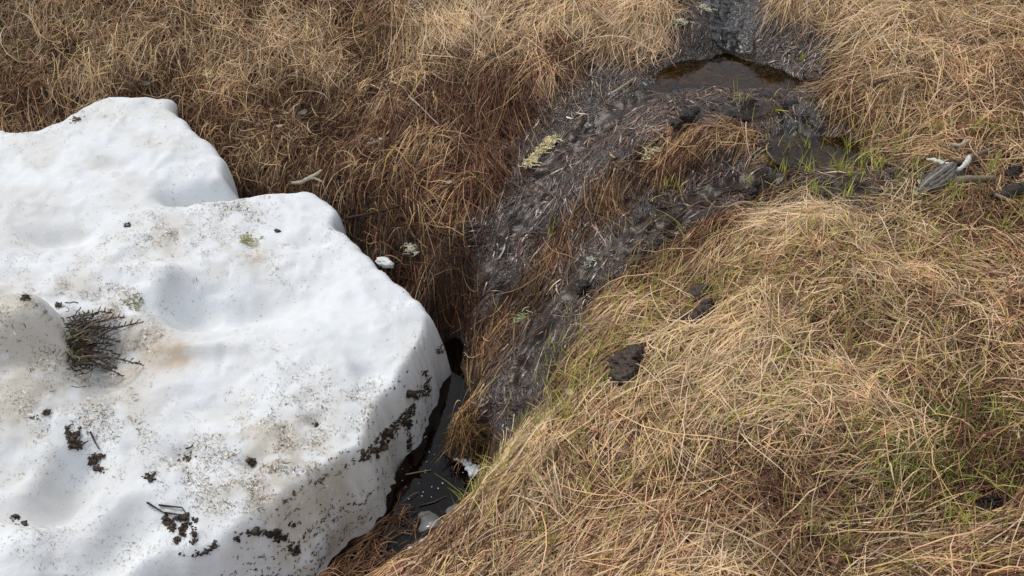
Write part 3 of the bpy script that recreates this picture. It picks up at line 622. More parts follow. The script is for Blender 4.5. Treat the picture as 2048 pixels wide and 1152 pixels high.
def tuft(px, py, h, n, label, group, dark=1.0):
    c, _ = on_straw(px, py); c = c * 1.0; c[2] = tz(c[:1], c[1:2])[0]; r = np.c_[rng.normal(0, .008, (n, 2)), np.zeros(n)] + c; r[:, 2] = tz(r[:, 0], r[:, 1]) - .002
    V, Q, C = upright(r, rng.uniform(0, 6.28, n), np.abs(rng.normal(.35, .3, n)), (1.35 * h + on_straw(px, py)[0][2] - c[2]) * rng.uniform(.55, 1.15, n), rng.uniform(.0024, .004, n), green(n) * dark)
    return tag(recenter(mesh_obj('grass_tuft', V, Q, M_green, C)), label, 'grass tuft', group)
wetp = [(1620,345),(1632,385),(1610,305),(1675,340),(1690,305),(1740,312),(1725,332),(1700,352),(1745,265),(1800,280),(1795,300),(1555,345),(1500,370),(1693,397),(1760,330),(1850,270),(1870,258),(1950,262),(1982,272),(2030,265),(1990,335)]
for a, b in wetp: tuft(a, b, .034, int(rng.integers(7, 15)), 'fresh green grass tuft standing in the wet patch by the narrow puddle', 'green tufts in the wet patch')
wood_t = [(1905,388),(1914,398),(1895,392),(2000,405),(2022,402),(1985,350)]
for a, b in wood_t: tuft(a, b, .045, 9, 'thin green grass tuft in front of the weathered bark and branches', 'green tufts by the driftwood')
mound = [(1660,472),(1590,500),(1500,492),(1560,562),(1680,532),(1700,600),(1810,482),(1915,492),(1970,492),(2010,462),(2010,530),(1680,640),(1750,652),(1690,690),(1450,562),(1390,572),(1350,562),(1312,590),(1375,622),(1312,640),(1560,700),(1460,772),(1560,800),(1470,840),(1870,800),(1950,790),(1760,830),(1320,930),(1250,957),(1260,972),(1172,962),(1165,987),(1100,1090),(1080,1060),
         (1620,1050),(1682,1100),(1650,1082),(1800,1142),(1930,1122),(1910,1042),(1780,930),(1750,932),(1910,932),(1850,892),(2020,922),(2030,992),(2000,842),(1930,1010),(1840,1000)]
MARK = [(1250,740,'the big crumbly mud clod'),(1400,610,'the round mud clod'),(1610,480,'the pale straw hump below the wet patch'),(1830,900,'the green moss cushions'),(1972,1015,'the dark root knot'),(2000,450,'the black sodden branch'),(1880,400,'the grey bark slab'),(1130,1050,'the low bank edge over the bog water'),(1650,1090,'the pale combed straw crest')]
def near(a, b):
    m = min(MARK, key=lambda q_: (q_[0] - a) ** 2 + 2 * (q_[1] - b) ** 2)[2]
    return 'small green grass tuft in straw near ' + m, 'green tufts near ' + m
for a, b in mound: tuft(a, b, .034, int(rng.integers(5, 12)), *near(a, b))
edge = [(1090,842),(1132,840),(1062,880),(1012,905),(1016,922),(962,966),(972,982),(930,1012),(918,1018),(1040,852),(1165,772),(1205,762),(1142,756),(1180,722),(1250,692),(1140,702),(945,1000),(955,975)]
for a, b in edge: tuft(a, b, .036, int(rng.integers(6, 12)), 'bright green grass tuft along the edge of the bank above the bog water', 'green tufts on the bank edge')
for a, b in [(1602,118),(1330,372),(1355,382),(1490,205),(1100,470)]: tuft(a, b, .03, 8, 'lone small green grass tuft on the wet muddy slope', 'lone green tufts on the mud')

# single shoots and moss, nobody could count them
def scatter(name, spots, mat, label, cat, hgt, wid, colf, lean):
    r = []
    for (px, py, rad, n) in spots:
        c, _ = on_ground(px, py); n = int(n * (1.7 if name == 'green_shoots' else 1)); r.append(np.c_[c[0] + rng.normal(0, rad, n), c[1] + rng.normal(0, rad, n)])
    r = np.concatenate(r); r = r[(snow_d(r[:, 0], r[:, 1]) < -.01)]; r = r[(np.hypot(r[:, None, 0] - HOLES[None, :, 0], r[:, None, 1] - HOLES[None, :, 1]) > HOLES[None, :, 2] + .012).all(1)]; z = tz(r[:, 0], r[:, 1]); n = len(r)
    V, Q, C = upright(np.c_[r, z + .001], rng.uniform(0, 6.28, n), np.abs(rng.normal(lean, .4, n)), hgt * rng.uniform(.5, 1.3, n), wid * rng.uniform(.7, 1.2, n), colf(n))
    return tag(mesh_obj(name, V, Q, mat, C), label, cat, kind='stuff')
scatter('green_shoots', [(1700,600,.22,260),(1850,850,.26,240),(1500,600,.15,140),(1300,620,.12,120),(1200,760,.08,70),(1080,860,.06,60),(1850,480,.15,160),(1650,320,.1,45),(1900,300,.14,70),(1950,1000,.16,160),(1250,960,.14,100),(980,980,.05,60),(1700,1050,.2,130)],
        M_green, 'scattered single green shoots among the dead grass', 'shoots', .055, .0026, green, .5)
moss_c = lambda n: np.array([.20, .23, .05]) * np.exp(rng.normal(0, .35, (n, 1)))
scatter('moss', [(1800,925,.045,600),(1870,955,.05,700),(1850,865,.06,900),(1950,880,.06,700),(1990,820,.06,500),(1760,930,.03,300),(1700,620,.05,250),(1600,800,.05,200)], M_green, 'green moss cushions between the dead straw', 'moss', .028, .0055, moss_c, .6)
scatter('moss', [(485,345,.03,500),(470,320,.02,250),(690,470,.03,250),(560,345,.05,300),(800,535,.02,250),(905,810,.015,250),(910,860,.015,250),(620,330,.06,200),(450,280,.05,250)], M_green, 'dark olive moss at the foot of the bank beside the snow', 'moss', .012, .003, lambda n: np.array([.085, .085, .03]) * np.exp(rng.normal(0, .4, (n, 1))), .7)
# drooping rusty tuft above the bog water
c, _ = on_ground(938, 868); n = 260
r = np.c_[c[0] + rng.normal(0, .03, n), c[1] + rng.normal(0, .022, n)]; r = np.c_[r, tz(r[:, 0], r[:, 1]) + .004]
V, Q, C = upright(r, rng.normal(-1.7, .7, n), np.abs(rng.normal(1.6, .5, n)), rng.uniform(.012, .04, n), rng.uniform(.0014, .0024, n), np.array([.20, .115, .05]) * np.exp(rng.normal(0, .4, (n, 1))))
V[:, 2] -= .5 * np.maximum(0, np.hypot(V[:, 0] - c[0], V[:, 1] - c[1]) - .03)
tag(recenter(mesh_obj('drooping_tuft', V, Q, M_straw, C)), 'rusty brown grass tuft drooping over the black bog water', 'grass tuft')

# soaked straw afloat at the end of the bog pool
n = 420; px_r = np.concatenate([rng.normal(715, 38, 300), rng.normal(790, 30, 120)]); py_r = np.concatenate([rng.normal(1100, 32, 300), rng.normal(1030, 25, 120)])
c = W(px_r, py_r, np.full(n, Z_PIT)); V, Q, C, P = ribbons(c[:, :2], rng.normal(3.6, .7, n), rng.uniform(.03, .1, n), rng.normal(0, .5, n), np.abs(rng.normal(0, .006, n)), np.where(np.arange(n) < 300, rng.uniform(.0005, .012, n), .0008), rng.uniform(.0012, .0024, n), shade(np.array([.20, .11, .06]) * np.ones((n, 1)), n, vv=.5), 6, rng.normal(0, .4, n), zfun=lambda x, y: np.maximum(tz(x, y), Z_PIT))
ok = np.repeat(bil(LSD, P[..., 0], P[..., 1]).max(1) < .012, 14); Q = Q[ok[Q[:, 0]]]
tag(mesh_obj('floating_straw_mat', V, Q, M_straw, C), 'soaked brown straw matted at the end of the bog pool', 'straw', kind='stuff')

# ------------------------------------------------------------------ lichen
def lichen(px, py, vec, wide, n, col, label, tree=(B_straw,), name='lichen_clump'):
    p, nn = hit(px, py, tree); a, b = vec; q, _ = hit(px + a, py + b, tree); ax = q - p
    g = Geo()
    for i in range(n):
        t = rng.random(); c = p + ax * (t - .5) + rng.normal(0, wide, 3) * [1, 1, .35]; c[2] = max(c[2], p[2] + ax[2] * (t - .5)) + .003
        h = rng.uniform(0, 6.28); m = 7; st = rng.uniform(.0022, .004); pts = [c]; e = rng.normal(0, .5); cu = rng.normal(0, .9)
        for k in range(m):
            h += cu + rng.normal(0, .35); e = .6 * e + rng.normal(0, .35)
            c = c + st * np.array([math.cos(h), math.sin(h), .5 * math.sin(e)]); pts.append(c)
        g.tube(pts, np.linspace(.0017, .0009, m + 1) * rng.uniform(.7, 1.2), 3, np.asarray(col) * math.exp(rng.normal(0, .22)))
    return tag(recenter(g.obj(name, M_lichen)), label, 'lichen')
YL, PL = (.86, .79, .50), (.74, .72, .56)
lichen(1083, 303, (58, -58), .0055, 280, (.90, .80, .50), 'long pale yellow lichen clump lying at the edge of the seep')
lichen(825, 500, (10, 14), .008, 60, PL, 'pale cream lichen tangle on the combed red brown bank')
lichen(1045, 638, (-12, 10), .008, 40, (.5, .52, .3), 'small pale green lichen sprig on the black mud')
lichen(1300, 305, (20, -14), .007, 40, YL, 'small yellowish lichen sprig on the brown grass island')
lichen(1406, 18, (8, 4), .008, 60, (.72, .68, .52), 'cream white lichen ball beside the stream')
lichen(1362, 45, (16, 4), .008, 36, PL, 'flat cream lichen strands on the bank left of the stream')
lichen(750, 285, (8, 10), .008, 34, PL, 'thin pale lichen strands high on the brown bank')
lichen(416, 146, (6, 2), .006, 30, YL, 'tiny yellow lichen bit in the straw above the snow')
lichen(835, 12, (16, 2), .008, 30, PL, 'pale lichen bit at the top of the straw bank')
lichen(1185, 522, (12, -10), .006, 26, (.62, .6, .5), 'whitish lichen scrap at a dark crack in the seep')
lichen(1838, 378, (22, -34), .006, 60, (.62, .64, .38), 'pale green lichen growing on the tip of the bark slab')
lichen(1555, 222, (8, 0), .004, 16, (.6, .6, .12), 'tiny bright yellow lichen scrap in the shallow water')
lichen(495, 480, (22, 6), .009, 40, (.62, .60, .36), 'yellow green lichen tangle lying on the snow', (B_snow,))
lichen(268, 608, (26, 14), .012, 36, (.46, .44, .27), 'olive lichen shreds on the snow above the heather', (B_snow,))

# ------------------------------------------------------------------ peat and mud
def ico(sub):
    bm = bmesh.new(); bmesh.ops.create_icosphere(bm, subdivisions=sub, radius=1); bm.verts.ensure_lookup_table()
    V = np.array([v.co[:] for v in bm.verts]); T = np.array([[v.index for v in f.verts] for f in bm.faces]); bm.free(); return V, T
I1, I2, I4 = ico(1), ico(2), ico(4)
def pip(poly, x, y):
    poly = np.asarray(poly, float); ins = False
    for i in range(len(poly)):
        a, b = poly[i - 1], poly[i]
        if (a[1] > y) != (b[1] > y) and x < (b[0] - a[0]) * (y - a[1]) / (b[1] - a[1]) + a[0]: ins = not ins
    return ins
BROWN, BLACK = (.055, .034, .024), (.034, .026, .020)
def crumbs(name, polys, label, cat, col=BROWN, size=.0032, dens=.05, fibre=.25, tree=None, twigs=(), frag=-.22):
    g = Geo()
    for poly in polys:
        P = np.asarray(poly, float); lo, hi = P.min(0), P.max(0); n = int((hi - lo).prod() * dens * 1.6) + 8; k = 0
        for _ in range(n):
            x, y = rng.uniform(lo, hi)
            j = rng.normal(0, 3.2, 2)
            if not pip(P, x + j[0], y + j[1]) or (k > 5 and noise3(x * .09, y * .09, 0, 33) < frag): continue
            p, nn = hit(x, y, tree); s = .62 * size * math.exp(rng.normal(0, .5))
            V = I1[0] * (1 + rng.normal(0, .4, (len(I1[0]), 1))) * s * np.array([rng.uniform(.8, 1.8), rng.uniform(.8, 1.5), .6])
            a = rng.uniform(0, 6.28); Rm = np.array([[math.cos(a), -math.sin(a), 0], [math.sin(a), math.cos(a), 0], [0, 0, 1]])
            g.add(V @ Rm.T + p + nn * s * .3, T=I1[1], C=np.asarray(col) * math.exp(rng.normal(0, .3))); k += 1
            if rng.random() < fibre * .45:
                h = rng.uniform(0, 6.28); L_ = rng.uniform(.006, .02); d = np.array([math.cos(h), math.sin(h), .1]); d = d - nn * (d @ nn) * .8
                mid = p + nn * .004; g.tube([mid - d * L_ / 2, mid + nn * .001 + rng.normal(0, .001, 3), mid + d * L_ / 2], [.0008, .0009, .0004], 3, np.array([.07, .045, .028]) * math.exp(rng.normal(0, .5)))
    for pts in twigs:
        Pw = [hit(a, b, tree)[0] + np.array([0, 0, .004]) for a, b in pts]; g.tube(Pw, np.linspace(.002, .0012, len(Pw)), 5, (.06, .04, .028), .1)
    return tag(recenter(g.obj(name, M_peat, smooth=False)), label, cat)
S = (B_snow,)
crumbs('peat_flake', [[(330,1035),(378,1030),(374,1045),(387,1060),(394,1082),(380,1087),(365,1080),(352,1087),(345,1062),(323,1046)], [(385,1036),(396,1036),(394,1046),(386,1044)]], 'large dark brown peat flake with broken twigs on the snow', 'peat', dens=.12, tree=S,
       twigs=[[(330,1028),(350,1031),(376,1036)], [(318,1013),(345,1016),(365,1018),(372,1028)], [(295,1008),(315,1020),(333,1031)]])
crumbs('peat_flake', [[(175,912),(186,906),(200,911),(198,925),(186,930),(178,924)], [(200,910),(210,907),(209,916),(201,916)]], 'dark brown rounded peat crumb with spiky bits on the snow', 'peat', dens=.14, fibre=.4, tree=S)
crumbs('peat_flake', [[(187,943),(205,936),(215,933),(219,937),(208,943),(193,948)]], 'narrow dark bark sliver below the rounded peat crumb', 'peat', dens=.16, fibre=.05, tree=S)
crumbs('twig_litter', [[(133,850),(152,848),(158,870),(163,895),(140,900),(135,880)]], 'tangle of dark twig litter melted into the snow', 'litter', col=(.07,.05,.03), dens=.07, fibre=1.0, tree=S, twigs=[[(137,897),(150,895),(165,893),(178,884)], [(182,866),(190,885),(200,902)]])
crumbs('twig_litter', [[(284,946),(296,951),(312,947),(307,957),(298,963),(291,957)]], 'small claw shaped bit of dark twig on the snow', 'litter', dens=.1, fibre=.6, tree=S)
crumbs('twig_litter', [[(345,906),(360,905),(378,914),(392,921),(370,924),(352,916)]], 'brown litter lying in a shallow melt hollow', 'litter', col=(.09,.065,.035), dens=.06, fibre=.6, tree=S, twigs=[[(372,900),(382,898),(387,892)]])
crumbs('peat_flake', [[(495,919),(508,918),(511,927),(503,931),(496,928)]], 'tiny brown peat crumb at the end of a shallow groove', 'peat', dens=.14, tree=S)
crumbs('peat_flake', [[(618,845),(628,848),(636,842),(637,853),(630,855)]], 'single dark peat chip sunk in its own pit', 'peat', dens=.16, fibre=.1, tree=S)
crumbs('peat_flake', [[(552,461),(558,460),(559,466),(553,467)]], 'lone black crumb on the upper snow near yellow lichen', 'peat', dens=.3, fibre=0, tree=S)
crumbs('peat_flake', [[(248,447),(258,446),(260,453),(250,453)]], 'small brown crumb beside the cleft in the snow', 'peat', dens=.2, tree=S)
crumbs('peat_crust', [[(712,918),(735,903),(750,880),(780,855),(800,832),(822,806),(831,812),(818,835),(793,862),(772,886),(747,912),(725,923)]], 'long crust of brown peat along the rim of the snow wall', 'peat', col=(.05,.034,.022), size=.0036, dens=.075, frag=-.6, fibre=.5, tree=S)
crumbs('peat_crust', [[(808,792),(828,786),(845,778),(853,762),(845,742),(850,738),(861,765),(858,784),(832,799)]], 'forked peat crust at the top corner of the snow wall', 'peat', col=(.05,.034,.024), dens=.08, frag=-2, fibre=.5, tree=S)
crumbs('rim_dirt', [[(716,920),(690,938),(650,956),(610,978),(572,1004),(556,1022),(552,1018),(568,998),(608,972),(650,950),(690,932),(712,916)]], 'thin line of fine dirt along the bare rim of the snow', 'dirt', col=(.07,.05,.035), size=.0018, dens=.035, fibre=.8, tree=S, frag=-2)
crumbs('peat_crust', [[(503,1056),(545,1061),(577,1067),(573,1081),(552,1083),(535,1073),(502,1062)], [(578,1080),(590,1085),(600,1110),(592,1112),(580,1095)]], 'black peat lump hanging on the low rim of the snow', 'peat', col=BLACK, dens=.11, tree=S)
crumbs('peat_crust', [[(578,1050),(598,1039),(602,1044),(588,1056)]], 'short dark peat shred on the snow rim beside the black lump', 'peat', col=BLACK, dens=.12, tree=S)
crumbs('peat_crust', [[(355,1110),(385,1112),(410,1108),(430,1095),(438,1080),(432,1077),(424,1092),(400,1104),(372,1107)]], 'thin curved line of dark crumbs on the snow rim', 'peat', col=BLACK, size=.0024, dens=.07, tree=S)
crumbs('peat_crust', [[(466,1077),(478,1064),(512,1055),(508,1062),(486,1072),(472,1082)]], 'black crumbly crust edging the bulging snow rim', 'peat', col=BLACK, dens=.1, tree=S)
crumbs('peat_crust', [[(813,842),(821,836),(822,870),(818,905),(812,900),(816,870)]], 'vertical streak of black peat down the snow wall', 'peat', col=BLACK, size=.0025, dens=.12, frag=-2, tree=S)
crumbs('peat_crust', [[(870,700),(880,690),(887,689),(886,698),(874,708)]], 'dark peat shreds at the pointed corner of the snow', 'peat', col=BLACK, size=.0026, dens=.12, frag=-2, tree=S)
crumbs('twig_litter', [[(135,243),(150,236),(161,235),(163,243),(148,248),(138,248)]], 'greyish litter patch at the far edge of the snow', 'litter', col=(.18,.15,.12), dens=.06, fibre=.8, tree=S)
crumbs('twig_litter', [[(20,1036),(34,1033),(37,1044),(50,1050),(46,1055),(30,1046)]], 'dark twig scrap near the dirty snow hollow', 'litter', dens=.1, fibre=.6, tree=S)
crumbs('twig_litter', [[(46,590),(58,588),(57,596),(47,606)], [(112,610),(122,606),(119,616),(112,619)]], 'two brown twig scraps above the dirty snow lump', 'litter', col=(.07,.045,.03), dens=.13, fibre=.5, tree=S)
crumbs('twig_litter', [[(58,828),(75,832),(78,840),(62,836)], [(85,826),(98,824),(97,830),(86,830)], [(140,868),(150,866),(152,874),(142,876)]], 'dark twig bits scattered below the dirty lump', 'litter', dens=.1, fibre=.6, tree=S)

def clod(name, lobes, label, cat='mud clod', col=(.062, .043, .031)):
    root = None; g = Geo()
    for (px, py, r, fl) in lobes:
        p, nn = on_ground(px, py); V = I4[0].copy(); o = rng.uniform(0, 50, 3)
        d = 1 + .28 * fbm(*(V * 1.7 + o).T, o=2, s=91) + .30 * fbm(*(V * 5 + o).T, o=4, s=92, g=.6)
        V = V * d[:, None] * .88 * r * np.array([1, 1, fl]); g.add(V + p + np.array([0, 0, r * fl * .55 + .010]), T=I4[1], C=np.asarray(col))
    for _ in range(14):
        px, py, r, fl = lobes[rng.integers(len(lobes))]; p, _n = on_ground(px, py); h = rng.uniform(0, 6.28); d = np.array([math.cos(h), math.sin(h), 0])
        c = p + np.array([*rng.normal(0, r * .5, 2), r * fl * 1.5]); g.tube([c - d * r * .6 - [0, 0, r * .2], c, c + d * r * .7 - [0, 0, r * .3]], .0009, 3, (.25, .16, .09))
    return tag(recenter(g.obj(name, M_peat)), label, cat)
clod('mud_clod', [(1250,762,.026,.6),(1240,740,.026,.6),(1262,728,.022,.7),(1272,716,.018,.7),(1256,750,.02,.8),(1236,768,.016,.5)], 'big crumbly dark mud clod lying on the straw mound')
clod('mud_clod', [(1398,602,.021,.75),(1408,594,.016,.8)], 'round fist sized mud clod on the straw slope')
clod('mud_clod', [(1411,636,.018,.8),(1396,644,.016,.6),(1382,648,.013,.6),(1365,650,.013,.5),(1350,655,.011,.4),(1412,622,.014,.8)], 'elongated mud ridge curling below the round clod')
clod('mud_clod', [(1372,242,.02,.5),(1384,232,.016,.6),(1352,255,.018,.4)], 'low black mud lump on the wet slope below the puddle', col=(.025,.018,.014))
clod('mud_clod', [(1505,395,.012,.8),(1510,382,.009,1.2)], 'small pointed dark mud lump beside the wet patch', col=(.03,.024,.02))
clod('mud_clod', [(2020,362,.016,.7),(2030,350,.014,.7)], 'black lump standing in for a dark shaded hole beside the driftwood', col=(.012,.010,.009))  # black lump added for the shade of a dark hole, not a clod
clod('mud_clod', [(985,128,.018,.6),(1305,28,.02,.6)][:1], 'half hidden dark mud knob in the straw bank', col=(.03,.022,.016))
clod('mud_clod', [(1168,580,.014,.6),(1160,592,.012,.5)], 'little black mud lump in the crack of the seep', col=(.015,.012,.01))

# dark root knot on the straw
g = Geo(); c, _ = on_ground(1972, 1015)
for i in range(70):
    h = rng.uniform(0, 6.28); L_ = rng.uniform(.015, .05); d = np.array([math.cos(h), math.sin(h) * .8, 0]); p0 = c + np.array([*rng.normal(0, .008, 2), rng.uniform(.004, .022)])
    g.tube([p0, p0 + d * L_ * .5 + [0, 0, rng.uniform(0, .01)], p0 + d * L_ - [0, 0, .008]], [.0016, .0013, .0007], 4, np.array([.05, .035, .025]) * math.exp(rng.normal(0, .5)))
tag(recenter(g.obj('root_knot', M_wood)), 'dark spidery root knot sticking out of the straw', 'root')

# ------------------------------------------------------------------ wood, twigs, leaves
def stick(name, pts, rad, col, label, cat='twig', lift=.006, sides=7, jag=.10, tree=(B_straw,), parent=None, n=14):
    P = np.array([hit(a, b, tree)[0] + np.array([0, 0, lift if len(q_) < 1 else q_[0]]) for a, b, *q_ in pts])
    t = np.linspace(0, len(P) - 1, n); P = np.stack([np.interp(t, np.arange(len(P)), P[:, k]) for k in range(3)], -1) + rng.normal(0, max(rad) * .12, (n, 3))
    g = Geo(); r = np.interp(t, np.linspace(0, len(pts) - 1, len(rad)), rad); g.tube(P, r, sides, col, jag)
    o = g.obj(name, M_wood, parent)
    if parent is None: recenter(o); tag(o, label, cat)
    return o
GREY, BONE = (.20, .175, .15), (.70, .68, .63)
# bark slab: a split, tapering plate with long ridges
a_, _ = on_ground(1836, 396); b_, _ = on_ground(1908, 350); ax = b_ - a_; ln_ = np.linalg.norm(ax); ax /= ln_; sd_ = np.cross(ax, [0, 0, 1]); sd_ /= np.linalg.norm(sd_); up_ = np.cross(sd_, ax)
slab = empty('bark_slab', a_.tolist()); tag(slab, 'dark grey split bark slab lying tilted in the wet grass', 'wood')
for k in range(7):
    m = 16; t = np.linspace(0, 1, m); half = .026 * np.minimum(1, t * 2.2 + .12) * np.where(t > .85, 1 - (t - .85) * 2, 1)
    u = (k - 3) / 3.2; e0, e1 = max(0, rng.normal(0, .05)), 1 - abs(rng.normal(0, .08)); tt = e0 + (e1 - e0) * t
    P = ax[None] * (tt * ln_)[:, None] + sd_[None] * (u * half)[:, None] + up_[None] * (.012 + .008 * (1 - u * u) + .012 * tt + rng.normal(0, .0012, m))[:, None]
    g = Geo(); g.tube(P, .0048 * np.minimum(1, t * 3 + .3) * rng.uniform(.75, 1.15), 6, np.array([.14, .125, .11]) * math.exp(rng.normal(0, .3)), .16)
    g.obj('bark_ridge', M_wood, slab)
stick('bleached_branch', [(1850,333,.02),(1875,340,.022),(1900,350,.02),(1910,354,.016)], [.002,.0055,.0075,.004], BONE, 'flat bleached white splinter lying across the bark slab', 'wood', sides=6, jag=.2)
stick('bleached_branch', [(1890,364,.02),(1908,357,.024),(1922,352,.024),(1928,346,.03),(1931,338,.036)], [.003,.005,.005,.007,.005], (.7, .69, .66), 'bone white forked twig end on the bark slab', 'wood', sides=7, jag=.12)
stick('weathered_branch', [(1892,372,.012),(1930,368,.012),(1985,366,.01)], [.009,.0105,.007], (.22, .17, .12), 'grey brown weathered branch beside the bark slab', 'wood', jag=.12)
stick('weathered_branch', [(1905,336,.014),(1945,322,.014),(1990,304,.014)], [.0075,.006,.004], (.20, .15, .105), 'straight brown stick behind the bark slab', 'wood')
stick('weathered_branch', [(1895,304,.02),(1915,306,.02),(1935,296,.022)], [.0035,.004,.002], (.5, .45, .37), 'short pale bent twig above the straight stick', 'twig')
stick('weathered_branch', [(1985,405,.012),(2020,396,.014),(2070,380,.016)], [.010,.016,.017], (.05, .043, .037), 'thick black sodden branch at the wet patch edge', 'wood', jag=.14)
stick('weathered_branch', [(1984,404,.02),(2005,410,.018),(2025,416,.014)], [.0045,.004,.003], (.4, .31, .22), 'pale stick lying in front of the black sodden branch', 'twig')
stick('thin_twig', [(694,449,.02),(730,440,.016),(775,428,.014),(826,411,.012)], [.0042,.0035,.0028,.0018], (.05, .03, .022), 'long thin dark twig reaching from the snow up the bank', tree=(B_straw,), jag=.06)
stick('thin_twig', [(818,205,.02),(840,225,.02),(878,262,.018)], [.0022,.0018,.0012], (.42, .36, .29), 'straight pale dry stalk leaning on the brown bank')
stick('thin_twig', [(1762,84,.02),(1775,108,.02),(1790,130,.02)], [.0024,.002,.0015], (.6, .5, .36), 'straight pale stalk in the straw right of the stream')
stick('thin_twig', [(1740,182,.014),(1770,172,.016),(1795,164,.016)], [.0028,.0022,.0015], (.05, .04, .03), 'short dark stalk at the right rim of the mud')
stick('thin_twig', [(1222,196,.012),(1245,182,.014),(1272,162,.012)], [.0028,.0024,.0016], (.42, .36, .25), 'pale stalk lying on the mud left of the puddle')
kn = empty('driftwood_twig', on_straw(615, 386)[0].tolist()); tag(kn, 'forked pale driftwood twig with lichen at the back edge of the snow', 'wood')
def kid(pts, rad, col, nm):
    o = stick(nm, pts, rad, col, None, parent=kn, tree=(B_straw,)); o.location = -Vector(kn.location)
kid([(588,390,.04),(605,393,.045),(622,388,.05),(640,378,.05),(648,372,.05)], [.004,.0055,.005,.0045,.003], (.46, .41, .31), 'main_stem')
kid([(622,388,.05),(634,388,.05),(648,392,.045)], [.004,.0035,.002], (.40, .36, .28), 'side_stem')
kid([(594,388,.045),(586,382,.05),(580,384,.05)], [.003,.003,.002], (.10, .08, .06), 'side_stem')

def leaf(px, py, size, ang, col, label, curl=.4):
    p, nn = on_straw(px, py); m = 9; u, v = np.meshgrid(np.linspace(-1, 1, m), np.linspace(-1, 1, 7)); w = np.sqrt(np.clip(1 - u * u, 0, 1)) * .62 + .02
    x = u * size; y = v * w * size; z = curl * size * (v * v * .6 + u * u * .35) + .02 * size * np.sin(u * 9) + .014
    c, s_ = math.cos(ang), math.sin(ang); top = np.stack([p[0] + x * c - y * s_, p[1] + x * s_ + y * c, p[2] + z], -1).reshape(-1, 3)
    k = np.arange(63).reshape(7, 9); q_ = np.stack([k[:-1, :-1], k[:-1, 1:], k[1:, 1:], k[1:, :-1]], -1).reshape(-1, 4)
    V = np.concatenate([top, top - [0, 0, .0006]]); Q = np.concatenate([q_, q_[:, ::-1] + 63])
    return tag(recenter(mesh_obj('dry_leaf', V, Q, M_litter, np.broadcast_to(np.asarray(col), (126, 3)))), label, 'leaf')
leaf(606, 238, .017, .8, (.24, .19, .16), 'curled grey brown dead leaf on the bank', .7)
leaf(560, 262, .012, .2, (.42, .29, .2), 'round tan dead leaf on the bank')
leaf(545, 228, .010, 1.2, (.36, .24, .16), 'small tan dead leaf near the grey curled one')
leaf(518, 258, .010, 2.2, (.25, .15, .09), 'small rusty dead leaf on the bank above the snow')
leaf(572, 236, .011, 2.8, (.36, .25, .18), 'pinkish dead leaf between the tan and grey leaves')
leaf(898, 375, .010, .5, (.4, .35, .28), 'pale dead leaf bit on the combed grass')
leaf(295, 178, .014, .3, (.11, .11, .10), 'dark grey dead leaf in the straw above the snow')
leaf(1138, 795, .012, 2.2, (.5, .36, .24), 'pale tan dead blade tip on the dark slope', .3)

# ------------------------------------------------------------------ heather in the snow
def snow_pt(px, py, up): return on_snow(px, py)[0] + np.array([0, 0, up])
hb = empty('heather_bush', on_snow(150, 700)[0].tolist()); tag(hb, 'dead dark heather bush melting out of the dirty snow lump', 'heather')
HO = np.array(hb.location)
def sprig(a, b, lift, leafy, col):
    p0 = snow_pt(*a, .016 + rng.uniform(0, .012)); p1 = snow_pt(*b, lift); g = Geo(); st = Geo(); n = 9; t = np.linspace(0, 1, n)[:, None]
    P = p0 + (p1 - p0) * t + np.array([0, 0, .014]) * np.sin(np.pi * t) + rng.normal(0, .0015, (n, 3)); ax = (p1 - p0); L_ = np.linalg.norm(ax); ax /= L_
    st.tube(P - HO, np.linspace(.0022, .0011, n), 5, np.array([.20, .155, .115]) * math.exp(rng.normal(0, .25)), .1)
    def fuzz(A, B, m):
        for k in range(m):
            c = A + (B - A) * (k + rng.random()) / m; d = rng.normal(0, 1, 3); d -= ax * (d @ ax) * .6; d /= np.linalg.norm(d); d = d * .6 + (B - A) / (np.linalg.norm(B - A) + 1e-9) * .7
            e = c + d * rng.uniform(.0028, .005); s_ = np.cross(d, rng.normal(0, 1, 3)); s_ *= .0011 / (np.linalg.norm(s_) + 1e-9)
            g.add(np.array([c - s_, c + s_, e + s_ * .5, e - s_ * .5]) - HO, Q=[[0, 1, 2, 3]], C=np.asarray(col) * math.exp(rng.normal(0, .35)))
    sv = np.cross(ax, [0, 0, 1]); sv /= np.linalg.norm(sv)
    for k in range(leafy):
        f = .35 + .65 * (k + .5) / leafy; c = p0 + (p1 - p0) * f + np.array([0, 0, .014 * math.sin(math.pi * f)]); sgn = 1 if k % 2 else -1
        d = ax * .75 + sv * sgn * rng.uniform(.5, .8) + np.array([0, 0, rng.uniform(-.05, .4)]); l = rng.uniform(.010, .022) * (1.25 - f * .6)
        st.tube([c - HO, c + d * l * .6 - HO, c + d * l - HO], [.001, .0008, .0006], 4, np.asarray(col) * 1.2); fuzz(c, c + d * l, int(l * 1000))
    fuzz(p0 + (p1 - p0) * .4, p1, int(L_ * 220))
    o = st.obj('sprig', M_heather, hb); g.obj('leaves', M_heather, o, smooth=False)
HC, HR, HY = (.058, .042, .030), (.085, .050, .042), (.12, .10, .045)
for a, b, l, k, c in [((150,670),(226,633),.012,9,HR),((158,690),(252,646),.016,11,HR),((165,715),(283,656),.014,14,HR),((168,700),(242,692),.010,9,HC),((165,720),(233,714),.010,8,HC),((170,715),(226,700),.014,8,HR),((150,735),(285,735),.008,14,HR),((150,740),(245,756),.006,10,HC),((150,738),(218,748),.012,9,HC),((140,665),(190,640),.012,8,HY),((150,680),(205,660),.02,9,HC),((150,700),(215,675),.022,9,HY),((155,725),(225,730),.016,9,HC),((160,730),(236,745),.012,9,HR),((150,690),(230,668),.018,10,HC)]: sprig(a, b, l, k, c)
g = Geo()
